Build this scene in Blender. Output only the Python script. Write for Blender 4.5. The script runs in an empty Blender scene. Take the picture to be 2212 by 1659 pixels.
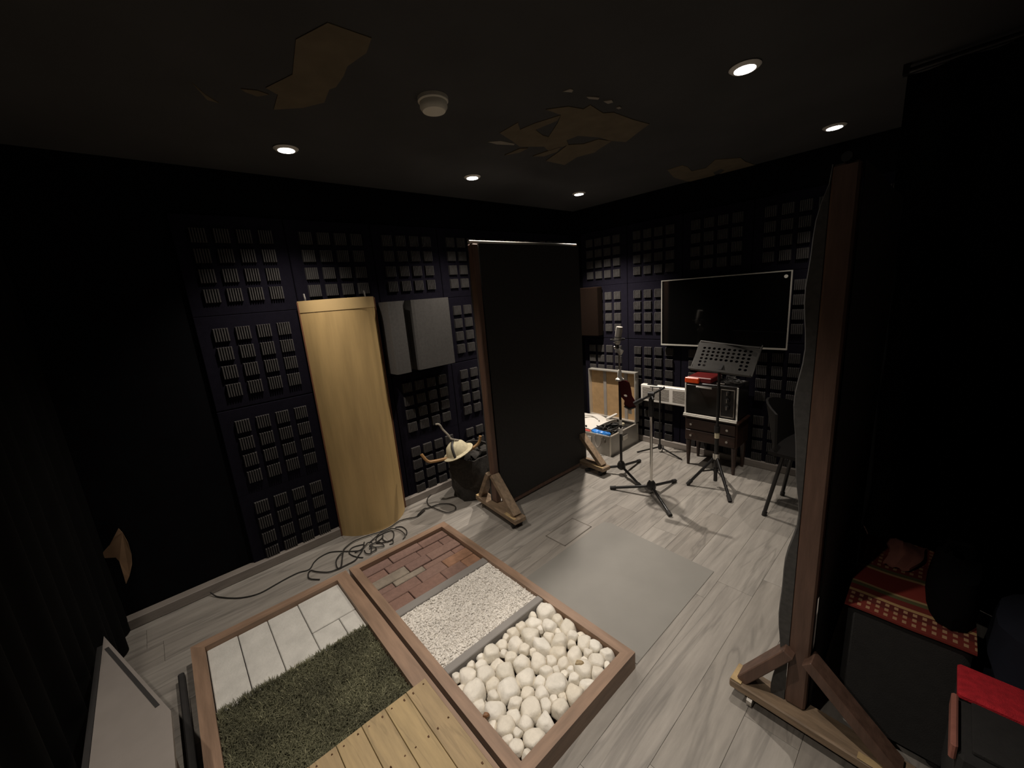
import bpy, bmesh, math, random
from mathutils import Vector, Matrix

random.seed(7)
SC = bpy.context.scene
COL = SC.collection

# ------------------------------------------------------------------ camera
cam_d = bpy.data.cameras.new('camera')
cam_d.sensor_width = 36.0
cam_d.lens = 863.1 / 2212 * 36.0
cam_d.clip_start = 0.02
cam_d.clip_end = 60
cam = bpy.data.objects.new('camera', cam_d)
COL.objects.link(cam)
YAW, PITCH, ROLL, CAMH = -0.84061229, 0.221912386, 0.0802476157, 1.6
_f = Vector((math.sin(YAW) * math.cos(PITCH), math.cos(YAW) * math.cos(PITCH), -math.sin(PITCH)))
_r = Vector((math.cos(YAW), -math.sin(YAW), 0))
_d = _f.cross(_r)
_c, _s = math.cos(ROLL), math.sin(ROLL)
CR = _c * _r + _s * _d
CD = -_s * _r + _c * _d
cam.matrix_world = Matrix(((CR.x, -CD.x, -_f.x, 0), (CR.y, -CD.y, -_f.y, 0), (CR.z, -CD.z, -_f.z, CAMH), (0, 0, 0, 1)))
SC.camera = cam

# ------------------------------------------------------------------ world, exposure, lamp power
w = bpy.data.worlds.new('world')
SC.world = w
w.use_nodes = True
w.node_tree.nodes['Background'].inputs[0].default_value = (0.9, 0.92, 1.0, 1)
w.node_tree.nodes['Background'].inputs[1].default_value = 0.0
SC.view_settings.view_transform = 'Standard'
SC.view_settings.look = 'None'
SC.view_settings.exposure = 0.0
SC.view_settings.gamma = 1.0
SC.view_settings.use_curve_mapping = False
LAMP_W = 72.0
LAMP_GAIN = [0.9, 0.95, 3.3, 0.85, 0.36, 1.0, 1.0]
LAMP_COL = (1.0, 0.90, 0.79)
LAMP_CONES = [106, 108, 104, 98, 88, 84, 124]
LAMPS = [(-2.36, 0.72), (-2.325, 1.87), (-2.30, 3.01), (-0.66, 1.956), (-0.58, 3.185), (-0.64, 0.75), (-0.62, -0.40)]
CEIL = 2.4


# ------------------------------------------------------------------ materials
def nt(m):
    m.use_nodes = True
    return m.node_tree.nodes, m.node_tree.links


def mat(name, col, rough=0.6, metal=0.0, var=0.12, scale=8.0, bump=0.0, stretch=(1, 1, 1), spec=0.5, bscale=None, sheen=0.0):
    m = bpy.data.materials.new(name)
    N, L = nt(m)
    b = N['Principled BSDF']
    b.inputs['Roughness'].default_value = rough
    b.inputs['Metallic'].default_value = metal
    b.inputs['Specular IOR Level'].default_value = spec
    if sheen:
        b.inputs['Sheen Weight'].default_value = sheen
    tc = N.new('ShaderNodeTexCoord')
    mp = N.new('ShaderNodeMapping')
    mp.inputs['Scale'].default_value = stretch
    L.new(tc.outputs['Object'], mp.inputs['Vector'])
    nz = N.new('ShaderNodeTexNoise')
    nz.inputs['Scale'].default_value = scale
    nz.inputs['Detail'].default_value = 5
    L.new(mp.outputs[0], nz.inputs['Vector'])
    cr = N.new('ShaderNodeValToRGB')
    cr.color_ramp.elements[0].position = 0.3
    cr.color_ramp.elements[1].position = 0.7
    lo = [max(0, c * (1 - var)) for c in col]
    hi = [min(1, c * (1 + var)) for c in col]
    cr.color_ramp.elements[0].color = (*lo, 1)
    cr.color_ramp.elements[1].color = (*hi, 1)
    L.new(nz.outputs['Fac'], cr.inputs['Fac'])
    L.new(cr.outputs['Color'], b.inputs['Base Color'])
    if bump:
        n2 = N.new('ShaderNodeTexNoise')
        n2.inputs['Scale'].default_value = bscale or scale * 6
        n2.inputs['Detail'].default_value = 3
        L.new(mp.outputs[0], n2.inputs['Vector'])
        bp = N.new('ShaderNodeBump')
        bp.inputs['Strength'].default_value = bump
        bp.inputs['Distance'].default_value = 0.01
        L.new(n2.outputs['Fac'], bp.inputs['Height'])
        L.new(bp.outputs[0], b.inputs['Normal'])
    return m


def mat_rand(name, cols, rough=0.7, scale=20, var=0.15, bump=0.3, stretch=(1, 1, 1), streak=None, tone=0.25, bscale=None):
    """colour picked per object (Object Info random) from a ramp, times noise, optional dark grain streaks"""
    m = bpy.data.materials.new(name)
    N, L = nt(m)
    b = N['Principled BSDF']
    b.inputs['Roughness'].default_value = rough
    oi = N.new('ShaderNodeObjectInfo')
    geo = N.new('ShaderNodeNewGeometry')
    off = N.new('ShaderNodeVectorMath')
    off.operation = 'SCALE'
    cmb = N.new('ShaderNodeCombineXYZ')
    for i in range(3):
        L.new(oi.outputs['Random'], cmb.inputs[i])
    off.inputs['Scale'].default_value = 37.0
    L.new(cmb.outputs[0], off.inputs[0])
    add = N.new('ShaderNodeVectorMath')
    L.new(geo.outputs['Position'], add.inputs[0])
    L.new(off.outputs[0], add.inputs[1])
    mp = N.new('ShaderNodeMapping')
    mp.inputs['Scale'].default_value = stretch
    L.new(add.outputs[0], mp.inputs['Vector'])
    base = N.new('ShaderNodeValToRGB')
    el = base.color_ramp.elements
    base.color_ramp.interpolation = 'LINEAR'
    while len(el) < len(cols):
        el.new(0.5)
    for i, c in enumerate(cols):
        el[i].position = i / max(1, len(cols) - 1)
        el[i].color = (*c, 1)
    L.new(oi.outputs['Random'], base.inputs['Fac'])
    nz = N.new('ShaderNodeTexNoise')
    nz.inputs['Scale'].default_value = scale
    nz.inputs['Detail'].default_value = 6
    nz.inputs['Roughness'].default_value = 0.65
    L.new(mp.outputs[0], nz.inputs['Vector'])
    mr = N.new('ShaderNodeMapRange')
    mr.inputs['From Min'].default_value = 0.25
    mr.inputs['From Max'].default_value = 0.75
    mr.inputs['To Min'].default_value = 1 - var
    mr.inputs['To Max'].default_value = 1 + var
    L.new(nz.outputs['Fac'], mr.inputs['Value'])
    mul = N.new('ShaderNodeVectorMath')
    mul.operation = 'SCALE'
    L.new(base.outputs['Color'], mul.inputs[0])
    L.new(mr.outputs[0], mul.inputs['Scale'])
    out = mul.outputs[0]
    if streak:
        mp2 = N.new('ShaderNodeMapping')
        mp2.inputs['Scale'].default_value = streak
        L.new(add.outputs[0], mp2.inputs['Vector'])
        n3 = N.new('ShaderNodeTexNoise')
        n3.inputs['Scale'].default_value = 1.0
        n3.inputs['Detail'].default_value = 4
        n3.inputs['Distortion'].default_value = 0.9
        L.new(mp2.outputs[0], n3.inputs['Vector'])
        r2 = N.new('ShaderNodeValToRGB')
        e2 = r2.color_ramp.elements
        e2[0].position = 0.47
        e2[0].color = (1, 1, 1, 1)
        e2[1].position = 0.53
        e2[1].color = (1, 1, 1, 1)
        k = e2.new(0.50)
        k.color = (1 - tone, 1 - tone, 1 - tone, 1)
        L.new(n3.outputs['Fac'], r2.inputs['Fac'])
        m2 = N.new('ShaderNodeVectorMath')
        m2.operation = 'MULTIPLY'
        L.new(out, m2.inputs[0])
        L.new(r2.outputs['Color'], m2.inputs[1])
        out = m2.outputs[0]
    L.new(out, b.inputs['Base Color'])
    if bump:
        n4 = N.new('ShaderNodeTexNoise')
        n4.inputs['Scale'].default_value = bscale or scale * 3
        n4.inputs['Detail'].default_value = 4
        L.new(mp.outputs[0], n4.inputs['Vector'])
        bp = N.new('ShaderNodeBump')
        bp.inputs['Strength'].default_value = bump
        bp.inputs['Distance'].default_value = 0.006
        L.new(n4.outputs['Fac'], bp.inputs['Height'])
        L.new(bp.outputs[0], b.inputs['Normal'])
    return m


def mat_emit(name, col, s):
    m = bpy.data.materials.new(name)
    N, L = nt(m)
    b = N['Principled BSDF']
    b.inputs['Base Color'].default_value = (*col, 1)
    b.inputs['Emission Color'].default_value = (*col, 1)
    b.inputs['Emission Strength'].default_value = s
    return m


M = {}
M['black_wall'] = mat('black wall paint', (0.005, 0.005, 0.006), 0.95, spec=0.04)
M['ceiling'] = mat('matt black ceiling paint', (0.066, 0.0655, 0.066), 0.95, var=0.1, scale=3, spec=0.2)
M['panel'] = mat('dark blue-black foam', (0.0085, 0.0075, 0.013), 0.95, spec=0.06, bump=0.15, scale=30)
M['pad'] = mat('ribbed charcoal foam', (0.066, 0.062, 0.060), 0.9, spec=0.1, scale=30, bump=0.1)
M['plank'] = mat_rand('grey laminate plank', [(0.262, 0.238, 0.21), (0.285, 0.262, 0.232), (0.315, 0.292, 0.262), (0.27, 0.247, 0.22)],
                      0.5, 3.0, 0.26, 0.12, (8.0, 0.9, 1), streak=(7.0, 0.7, 1), tone=0.27)
M['subfloor'] = mat('dark joint', (0.07, 0.06, 0.05), 0.9)
M['skirting'] = mat('grey wooden skirting', (0.24, 0.21, 0.185), 0.6, stretch=(1, 1, 8))
M['rail'] = mat('varnished brown rail', (0.27, 0.175, 0.118), 0.45, var=0.22, scale=5, stretch=(1, 8, 8), bump=0.1)
M['rail_y'] = mat('varnished brown cross rail', (0.27, 0.175, 0.118), 0.45, var=0.22, scale=5, stretch=(8, 1, 8), bump=0.1)
M['divider'] = mat('grey painted divider', (0.23, 0.215, 0.20), 0.5, var=0.08)
M['tray_base'] = mat('dark tray base', (0.07, 0.045, 0.035), 0.9)
M['brick'] = mat_rand('red brick', [(0.195, 0.118, 0.094), (0.225, 0.130, 0.100), (0.20, 0.122, 0.10), (0.23, 0.142, 0.112), (0.19, 0.115, 0.095)], 0.9, 45, 0.18, 0.5)
M['brick_pale'] = mat('mortar-smeared pale brick', (0.255, 0.215, 0.17), 0.9, var=0.2, scale=25, bump=0.4)
M['brick_orange'] = mat('orange brick', (0.27, 0.145, 0.088), 0.9, var=0.2, scale=25, bump=0.4)
M['gravel'] = mat('white marble chips', (0.72, 0.685, 0.63), 0.8, var=0.25, scale=160)
M['gravel_bed'] = mat('gravel bed', (0.42, 0.385, 0.34), 0.9, var=0.35, scale=170, bump=0.8)
M['stone'] = mat_rand('white pebble', [(0.70, 0.655, 0.56), (0.76, 0.715, 0.63), (0.80, 0.765, 0.69), (0.72, 0.66, 0.55), (0.78, 0.735, 0.65)], 0.55, 28, 0.13, 0.45, bscale=60)
M['stone_brown'] = mat('brown pebble', (0.23, 0.11, 0.05), 0.5, var=0.3, scale=60)
M['stone_tan'] = mat('tan pebble', (0.36, 0.27, 0.15), 0.5, var=0.3, scale=60)
M['tile'] = mat('pale stone tile', (0.57, 0.555, 0.515), 0.8, var=0.10, scale=14, bump=0.25)
M['grass'] = mat('dull artificial grass', (0.108, 0.106, 0.06), 0.8, var=0.45, scale=9)
M['grass_pale'] = mat('dry grass fibre', (0.26, 0.25, 0.15), 0.8, var=0.4, scale=9)
M['turf'] = mat('turf backing', (0.075, 0.075, 0.042), 0.95, var=0.4, scale=14, bump=0.8)
M['deck'] = mat_rand('yellow pine board', [(0.35, 0.245, 0.112), (0.385, 0.28, 0.135), (0.335, 0.24, 0.13)], 0.5, 4.0, 0.2, 0.1, (1.3, 11, 1), streak=(1.6, 13, 1), tone=0.2)
M['screw'] = mat('rusty screw', (0.12, 0.06, 0.03), 0.6, 0.4)
M['mat'] = mat('grey vinyl sheet', (0.225, 0.215, 0.195), 0.55, var=0.05, scale=5)
M['kraft'] = mat('tan kraft board', (0.53, 0.365, 0.16), 0.5, var=0.14, scale=3, stretch=(6, 6, 0.7), bump=0.05)
M['kraft_light'] = mat('light tan rim', (0.57, 0.405, 0.19), 0.55, var=0.1, scale=4)
M['kraft_edge'] = mat('reddish board edge', (0.14, 0.055, 0.025), 0.7)
M['foam'] = mat('charcoal foam block', (0.062, 0.058, 0.054), 0.95, var=0.1, scale=60, bump=0.2)
M['foam_brown'] = mat('brown foam block', (0.008, 0.0045, 0.003), 0.95, spec=0.05, var=0.1, scale=60)
M['fabric'] = mat('black stage fabric', (0.019, 0.0175, 0.016), 0.75, var=0.2, scale=60, bump=0.1, spec=0.35, sheen=0.06)
M['fabric_lit'] = mat('black fabric with painted light', (0.066, 0.063, 0.059), 0.85, var=0.2, scale=60)  # paler copy of the stage fabric, so the slack edge looks lit
M['post'] = mat('brown stained post', (0.12, 0.067, 0.047), 0.55, var=0.25, scale=7, stretch=(6, 6, 0.8), bump=0.1)
M['foot'] = mat('worn wooden foot', (0.235, 0.165, 0.105), 0.6, var=0.28, scale=9, stretch=(1, 6, 6), bump=0.15)
M['raw_wood'] = mat('bare chipped wood', (0.42, 0.30, 0.15), 0.7, var=0.25, scale=18, bump=0.2)
M['cap'] = mat('pale top batten', (0.55, 0.52, 0.46), 0.5)
M['dark_plastic'] = mat('black plastic', (0.014, 0.013, 0.013), 0.4, scale=30)
M['rubber'] = mat('black rubber', (0.022, 0.02, 0.019), 0.8, scale=30)
M['stand'] = mat('black stand tube', (0.018, 0.017, 0.017), 0.35, 0.2)
M['steel'] = mat('brushed steel', (0.55, 0.52, 0.48), 0.3, 0.9, var=0.05)
M['chrome'] = mat('chrome', (0.72, 0.70, 0.66), 0.15, 1.0, var=0.03)
M['alu'] = mat('aluminium sheet', (0.40, 0.38, 0.345), 0.42, 0.35, var=0.08, scale=10)
M['alu_edge'] = mat('aluminium edging', (0.62, 0.59, 0.53), 0.3, 0.6, var=0.05)
M['case_lining'] = mat('tan case lining', (0.36, 0.23, 0.11), 0.85, var=0.12, scale=20)
M['strap'] = mat('grey webbing', (0.26, 0.23, 0.20), 0.9)
M['white_cloth'] = mat('white cotton', (0.60, 0.57, 0.52), 0.9, var=0.06)
M['cable'] = mat('black cable', (0.02, 0.018, 0.016), 0.55)
M['blue'] = mat('blue plastic film', (0.03, 0.20, 0.62), 0.35, var=0.3, scale=30)
M['red_cloth'] = mat('red cloth', (0.45, 0.07, 0.05), 0.8)
M['dark_red'] = mat('dark red plastic', (0.065, 0.004, 0.006), 0.35, var=0.2)
M['orange'] = mat('orange-red plastic', (0.75, 0.075, 0.012), 0.35, var=0.15, scale=20)
M['red_lid'] = mat('red plastic', (0.12, 0.010, 0.010), 0.4)
M['white_metal'] = mat('white enamel', (0.72, 0.69, 0.63), 0.4, var=0.04)
M['slot'] = mat('heater slot', (0.16, 0.14, 0.12), 0.8)
M['tv_glass'] = mat('black glossy screen', (0.003, 0.003, 0.003), 0.06, var=0.0, spec=0.4)
M['trim_silver'] = mat('pale satin trim', (0.85, 0.82, 0.75), 0.3, 0.05, var=0.03)
M['mic'] = mat('satin nickel', (0.50, 0.47, 0.43), 0.35, 0.15, var=0.05)
M['tv_edge'] = mat('thin silver bezel', (0.60, 0.58, 0.52), 0.35, 0.3, var=0.04)
M['walnut'] = mat('dark walnut', (0.030, 0.013, 0.008), 0.4, var=0.35, scale=6, stretch=(1, 5, 8))
M['oven'] = mat('black oven enamel', (0.01, 0.009, 0.009), 0.3)
M['oven_glass'] = mat('oven glass', (0.012, 0.011, 0.010), 0.12, var=0.1)
M['desk'] = mat('grey-black painted steel sheet', (0.05, 0.047, 0.043), 0.45, 0.3, var=0.12, scale=40)
M['bag'] = mat('black woven bag', (0.034, 0.030, 0.026), 0.9, var=0.3, scale=50, bump=0.4)
M['straw'] = mat('cream straw', (0.56, 0.50, 0.34), 0.8, var=0.15, scale=40, bump=0.2)
M['stick'] = mat('honey-brown stick', (0.36, 0.20, 0.075), 0.5, var=0.3, scale=12)
M['rope'] = mat('grey rope', (0.26, 0.235, 0.19), 0.9, var=0.3, scale=80)
M['foil'] = mat('crumpled silver foil', (0.70, 0.70, 0.68), 0.3, 0.7)
M['green'] = mat('green leaf plastic', (0.05, 0.10, 0.04), 0.5)
M['chair'] = mat('black chair shell', (0.010, 0.009, 0.0085), 0.6, spec=0.2)
M['pouf'] = mat('black upholstery', (0.022, 0.021, 0.020), 0.95, scale=40, bump=0.2)
M['pink_cloth'] = mat('dusty pink cloth', (0.34, 0.13, 0.095), 0.9, var=0.15, scale=30)
M['red_plush'] = mat('crimson plush', (0.62, 0.022, 0.035), 0.9, var=0.2, scale=60, bump=0.4)
M['curtain'] = mat('black stage curtain', (0.0035, 0.0035, 0.0035), 0.95, var=0.2, spec=0.1)
M['brown_cloth'] = mat('brown cloth', (0.22, 0.13, 0.07), 0.8, var=0.2)
M['navy'] = mat('dark navy canvas', (0.012, 0.014, 0.026), 0.9, scale=40)
M['white_board'] = mat('off-white laminate', (0.23, 0.205, 0.185), 0.6, var=0.06, scale=12)
M['residue'] = mat('brown glue residue', (0.135, 0.105, 0.066), 0.95, var=0.15, scale=10)
M['residue_pale'] = mat('torn pale paper', (0.28, 0.25, 0.21), 0.9, var=0.1)
M['detector'] = mat('ivory plastic', (0.80, 0.76, 0.66), 0.6, var=0.04)
M['trim'] = mat('white lamp ring', (0.75, 0.72, 0.66), 0.4, var=0.03)
M['lamp'] = mat_emit('lit lamp face', (1.0, 0.93, 0.83), 14.0)


def mat_kilim():
    m = bpy.data.materials.new('red kilim weave')
    N, L = nt(m)
    b = N['Principled BSDF']
    b.inputs['Roughness'].default_value = 0.95
    tc = N.new('ShaderNodeTexCoord')
    sp = N.new('ShaderNodeSeparateXYZ')
    L.new(tc.outputs['Object'], sp.inputs[0])

    def math_(op, a, bb):
        n = N.new('ShaderNodeMath')
        n.operation = op
        for i, v in enumerate((a, bb)):
            if v is None:
                continue
            if isinstance(v, (int, float)):
                n.inputs[i].default_value = v
            else:
                L.new(v, n.inputs[i])
        return n.outputs[0]
    # bands across the depth of the cloth
    band = N.new('ShaderNodeValToRGB')
    band.color_ramp.interpolation = 'CONSTANT'
    stops = [(0.0, (0.17, 0.02, 0.012)), (0.09, (0.10, 0.012, 0.008)), (0.16, (0.40, 0.24, 0.10)), (0.185, (0.15, 0.016, 0.010)),
             (0.24, (0.09, 0.085, 0.03)), (0.275, (0.34, 0.22, 0.10)), (0.295, (0.21, 0.022, 0.012)), (0.49, (0.42, 0.26, 0.12)),
             (0.515, (0.10, 0.09, 0.03)), (0.55, (0.16, 0.018, 0.010)), (0.75, (0.22, 0.03, 0.015))]
    el = band.color_ramp.elements
    while len(el) < len(stops):
        el.new(0.5)
    for e, (p, c) in zip(el, stops):
        e.position = p
        e.color = (*c, 1)
    yy = math_('MULTIPLY', math_('ADD', sp.outputs[1], 0.26), 1 / 0.52)
    L.new(yy, band.inputs['Fac'])
    # rows of small woven blocks
    fx = math_('GREATER_THAN', math_('FRACT', math_('MULTIPLY', sp.outputs[0], 46.0), None), 0.55)
    fy = math_('GREATER_THAN', math_('FRACT', math_('MULTIPLY', yy, 20.0), None), 0.45)
    rows = math_('ADD', math_('LESS_THAN', yy, 0.15), math_('GREATER_THAN', yy, 0.55))
    k = math_('MULTIPLY', math_('MULTIPLY', fx, fy), rows)
    mix = N.new('ShaderNodeMix')
    mix.data_type = 'RGBA'
    L.new(k, mix.inputs[0])
    L.new(band.outputs['Color'], mix.inputs[6])
    mix.inputs[7].default_value = (0.40, 0.23, 0.12, 1)
    L.new(mix.outputs[2], b.inputs['Base Color'])
    return m


M['kilim'] = mat_kilim()

# ------------------------------------------------------------------ builders
ORG = {}


def thing(name, label, cat, loc=(0, 0, 0), rotz=0.0, group=None):
    o = bpy.data.objects.new(name, None)
    COL.objects.link(o)
    o.location = loc
    o.rotation_euler = (0, 0, rotz)
    o.empty_display_size = 0.05
    ORG[o] = Vector(loc)
    o['label'] = label
    o['category'] = cat
    if group:
        o['group'] = group
    return o


def tag(o, label, cat, group=None, kind=None):
    o['label'] = label
    o['category'] = cat
    if group:
        o['group'] = group
    if kind:
        o['kind'] = kind
    return o


class B:
    def __init__(self):
        self.bm = bmesh.new()

    def _add(self, vs, fs):
        v = [self.bm.verts.new(p) for p in vs]
        for f in fs:
            try:
                self.bm.faces.new([v[i] for i in f])
            except ValueError:
                pass
        return v

    def box(self, c, s, rz=0.0, bev=0.0, mtx=None):
        t = bmesh.new()
        bmesh.ops.create_cube(t, size=1.0)
        for v in t.verts:
            v.co = Vector((v.co.x * s[0], v.co.y * s[1], v.co.z * s[2]))
        if bev:
            bmesh.ops.bevel(t, geom=t.edges[:], offset=bev, segments=1, affect='EDGES')
        R = mtx if mtx is not None else Matrix.Rotation(rz, 4, 'Z')
        vs = [(R @ v.co) + Vector(c) for v in t.verts]
        t.verts.index_update()
        self._add(vs, [[v.index for v in f.verts] for f in t.faces])
        t.free()
        return self

    def span(self, x0, x1, y0, y1, z0, z1, bev=0.0):
        return self.box(((x0 + x1) / 2, (y0 + y1) / 2, (z0 + z1) / 2), (x1 - x0, y1 - y0, z1 - z0), bev=bev)

    def bar(self, p0, p1, wx, wy, up=(0, 0, 1), bev=0.0):
        p0, p1 = Vector(p0), Vector(p1)
        d = p1 - p0
        z = d.normalized()
        u = Vector(up)
        if abs(z.dot(u)) > 0.99:
            u = Vector((1, 0, 0))
        x = u.cross(z).normalized()
        y = z.cross(x)
        R = Matrix((x, y, z)).transposed().to_4x4()
        return self.box((p0 + p1) / 2, (wx, wy, d.length), bev=bev, mtx=R)

    def tube(self, pts, r, n=8, closed=False, cap=True):
        pts = [Vector(p) for p in pts]
        rs = r if isinstance(r, (list, tuple)) else [r] * len(pts)
        rings = []
        prev = None
        for i, p in enumerate(pts):
            a = pts[i - 1] if (i or closed) else p
            b = pts[(i + 1) % len(pts)] if (i < len(pts) - 1 or closed) else p
            t = (b - a).normalized()
            if prev is None:
                u = Vector((0, 0, 1)) if abs(t.z) < 0.9 else Vector((1, 0, 0))
                x = u.cross(t).normalized()
            else:
                x = (prev - t * prev.dot(t)).normalized()
            prev = x
            y = t.cross(x)
            rings.append([self.bm.verts.new(p + rs[i] * (math.cos(2 * math.pi * k / n) * x + math.sin(2 * math.pi * k / n) * y)) for k in range(n)])
        m = len(rings)
        for i in range(m if closed else m - 1):
            A, Bq = rings[i], rings[(i + 1) % m]
            for k in range(n):
                self.bm.faces.new((A[k], A[(k + 1) % n], Bq[(k + 1) % n], Bq[k]))
        if cap and not closed:
            self.bm.faces.new(rings[0][::-1])
            self.bm.faces.new(rings[-1])
        return self

    def cyl(self, p0, p1, r0, r1=None, n=14):
        return self.tube([p0, p1], [r0, r0 if r1 is None else r1], n)

    def lathe(self, prof, c=(0, 0, 0), n=20, mtx=None):
        c = Vector(c)
        R = mtx if mtx is not None else Matrix.Identity(4)
        rings = []
        for (r, z) in prof:
            rings.append([self.bm.verts.new((R @ Vector((r * math.cos(2 * math.pi * k / n), r * math.sin(2 * math.pi * k / n), z))) + c) for k in range(n)])
        for A, Bq in zip(rings, rings[1:]):
            for k in range(n):
                self.bm.faces.new((A[k], A[(k + 1) % n], Bq[(k + 1) % n], Bq[k]))
        self.bm.faces.new(rings[0][::-1])
        self.bm.faces.new(rings[-1])
        return self

    def prism(self, poly, z0, z1):
        n = len(poly)
        vs = [(x, y, z0) for x, y in poly] + [(x, y, z1) for x, y in poly]
        fs = [list(range(n))[::-1], list(range(n, 2 * n))] + [[i, (i + 1) % n, n + (i + 1) % n, n + i] for i in range(n)]
        self._add(vs, fs)
        return self

    def slab(self, A, Bq):
        """closed solid between two equal grids of points (rows x cols)"""
        R, Cn = len(A), len(A[0])
        a = [[self.bm.verts.new(p) for p in row] for row in A]
        b = [[self.bm.verts.new(p) for p in row] for row in Bq]
        for i in range(R - 1):
            for j in range(Cn - 1):
                self.bm.faces.new((a[i][j], a[i][j + 1], a[i + 1][j + 1], a[i + 1][j]))
                self.bm.faces.new((b[i][j], b[i + 1][j], b[i + 1][j + 1], b[i][j + 1]))
        for i in range(R - 1):
            self.bm.faces.new((a[i][0], a[i + 1][0], b[i + 1][0], b[i][0]))
            self.bm.faces.new((a[i][-1], b[i][-1], b[i + 1][-1], a[i + 1][-1]))
        for j in range(Cn - 1):
            self.bm.faces.new((a[0][j], b[0][j], b[0][j + 1], a[0][j + 1]))
            self.bm.faces.new((a[-1][j], a[-1][j + 1], b[-1][j + 1], b[-1][j]))
        return self

    def ball(self, c, s, sub=2, jit=0.0, rnd=None):
        t = bmesh.new()
        bmesh.ops.create_icosphere(t, subdivisions=sub, radius=1.0)
        rr = rnd or random
        vs = []
        for v in t.verts:
            k = 1 + (rr.uniform(-jit, jit) if jit else 0)
            vs.append((c[0] + v.co.x * s[0] * k, c[1] + v.co.y * s[1] * k, c[2] + v.co.z * s[2] * k))
        t.verts.index_update()
        self._add(vs, [[v.index for v in f.verts] for f in t.faces])
        t.free()
        return self

    def mesh(self, name, m, smooth=False, org=(0, 0, 0)):
        bmesh.ops.recalc_face_normals(self.bm, faces=self.bm.faces[:])
        o = Vector(org)
        for v in self.bm.verts:
            v.co -= o
        me = bpy.data.meshes.new(name)
        self.bm.to_mesh(me)
        self.bm.free()
        for mm in (m if isinstance(m, (list, tuple)) else [m]):
            me.materials.append(M[mm] if isinstance(mm, str) else mm)
        if smooth:
            me.polygons.foreach_set('use_smooth', [True] * len(me.polygons))
            try:
                me.set_sharp_from_angle(angle=math.radians(40))
            except Exception:
                pass
        return me

    def obj(self, name, m, parent=None, smooth=False, label=None, kind=None, loc=None):
        """points given in world coordinates; the object keeps its origin at its thing's base (or at loc)"""
        org = ORG.get(parent, Vector((0, 0, 0))) if parent else Vector(loc or (0, 0, 0))
        o = bpy.data.objects.new(name, self.mesh(name, m, smooth, org))
        COL.objects.link(o)
        if parent:
            o.parent = parent
        else:
            o.location = org
        ORG[o] = org
        if label:
            o['label'] = label
        if kind:
            o['kind'] = kind
        return o

    def local(self, name, m, parent, smooth=False, label=None):
        o = bpy.data.objects.new(name, self.mesh(name, m, smooth))
        COL.objects.link(o)
        o.parent = parent
        if label:
            o['label'] = label
        return o


def inst(name, me, parent, loc, rot=(0, 0, 0), scale=None, kind=None):
    """object sharing mesh data; loc is in world coordinates unless the parent is rotated"""
    o = bpy.data.objects.new(name, me)
    COL.objects.link(o)
    if parent is not None:
        o.parent = parent
        o.location = Vector(loc) - ORG.get(parent, Vector((0, 0, 0)))
    else:
        o.location = loc
    o.rotation_euler = rot
    if scale:
        o.scale = scale
    if kind:
        o['kind'] = kind
    return o


def struct(o):
    o['kind'] = 'structure'
    return o


# ================================================================== SETTING
XL, YB = -2.86, 3.63          # wall planes
XR, YF = 1.7, -1.25
floor = struct(B().span(XL, XR, YF, YB, -0.06, -0.0105).obj('floor', 'subfloor'))
# planks run along y, 17 cm wide, staggered joints
PW, PL = 0.17, 1.2
known = {0: 2.0, 1: 2.165, -1: 1.834, 2: 2.55, -2: 1.45, -3: 2.25, -4: 1.72}
prng = random.Random(5)
plank_cache = {}
i0 = int(math.floor((XL + 0.70) / PW)) - 1
for i in range(i0, 16):
    x0 = -0.70 + PW * i
    x1 = x0 + PW
    x0c, x1c = max(x0, XL + 0.001), min(x1, XR - 0.001)
    if x1c - x0c < 0.02:
        continue
    j0 = known.get(i, prng.uniform(0, PL))
    ys = sorted(j0 + PL * k for k in range(-5, 6))
    for a, b in zip(ys, ys[1:]):
        a2, b2 = max(a, YF + 0.001), min(b, YB - 0.001)
        if b2 - a2 < 0.03:
            continue
        key = (round(x1c - x0c, 3), round(b2 - a2, 3))
        if key not in plank_cache:
            plank_cache[key] = B().box((0, 0, 0), (key[0] - 0.0009, key[1] - 0.0009, 0.01), bev=0.0006).mesh('plank', 'plank')
        inst('plank', plank_cache[key], floor, ((x0c + x1c) / 2, (a2 + b2) / 2, -0.005))
# flush floor hatch
hb = B().span(-1.683, -1.677, 1.70, 1.98, -0.002, 0.003).span(-1.521, -1.515, 1.70, 1.98, -0.002, 0.003)
hb.span(-1.683, -1.515, 1.698, 1.704, -0.002, 0.003).span(-1.683, -1.515, 1.976, 1.982, -0.002, 0.003)
hatch = thing('floor_hatch', 'small square access lid set flush in the grey planks beside the vinyl sheet', 'floor hatch', (-1.6, 1.84, 0))
hb.obj('hatch_frame', 'slot', hatch)
B().span(-1.677, -1.521, 1.704, 1.976, 0.0005, 0.002).obj('hatch_lid', 'plank', hatch)

ceiling = struct(B().span(XL, XR, YF, YB, CEIL, CEIL + 0.1).obj('ceiling', 'ceiling'))
wall_left = struct(B().span(XL - 0.1, XL, YF, YB, -0.06, CEIL + 0.1).obj('wall_left', 'black_wall'))
wall_back = struct(B().span(XL - 0.1, XR + 0.1, YB, YB + 0.1, -0.06, CEIL + 0.1).obj('wall_back', 'black_wall'))
wall_right = struct(B().span(XR, XR + 0.1, YF, YB, -0.06, CEIL + 0.1).obj('wall_right', 'black_wall'))
wall_front = struct(B().span(XL - 0.1, XR + 0.1, YF - 0.1, YF, -0.06, CEIL + 0.1).obj('wall_front', 'black_wall'))
struct(B().span(XL, -2.80, -0.9, YB - 0.05, 0.0, 0.06, bev=0.004).obj('baseboard_left', 'skirting'))
struct(B().span(-2.80, XR, 3.58, YB, 0.0, 0.06, bev=0.004).obj('baseboard_back', 'skirting'))

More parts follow.
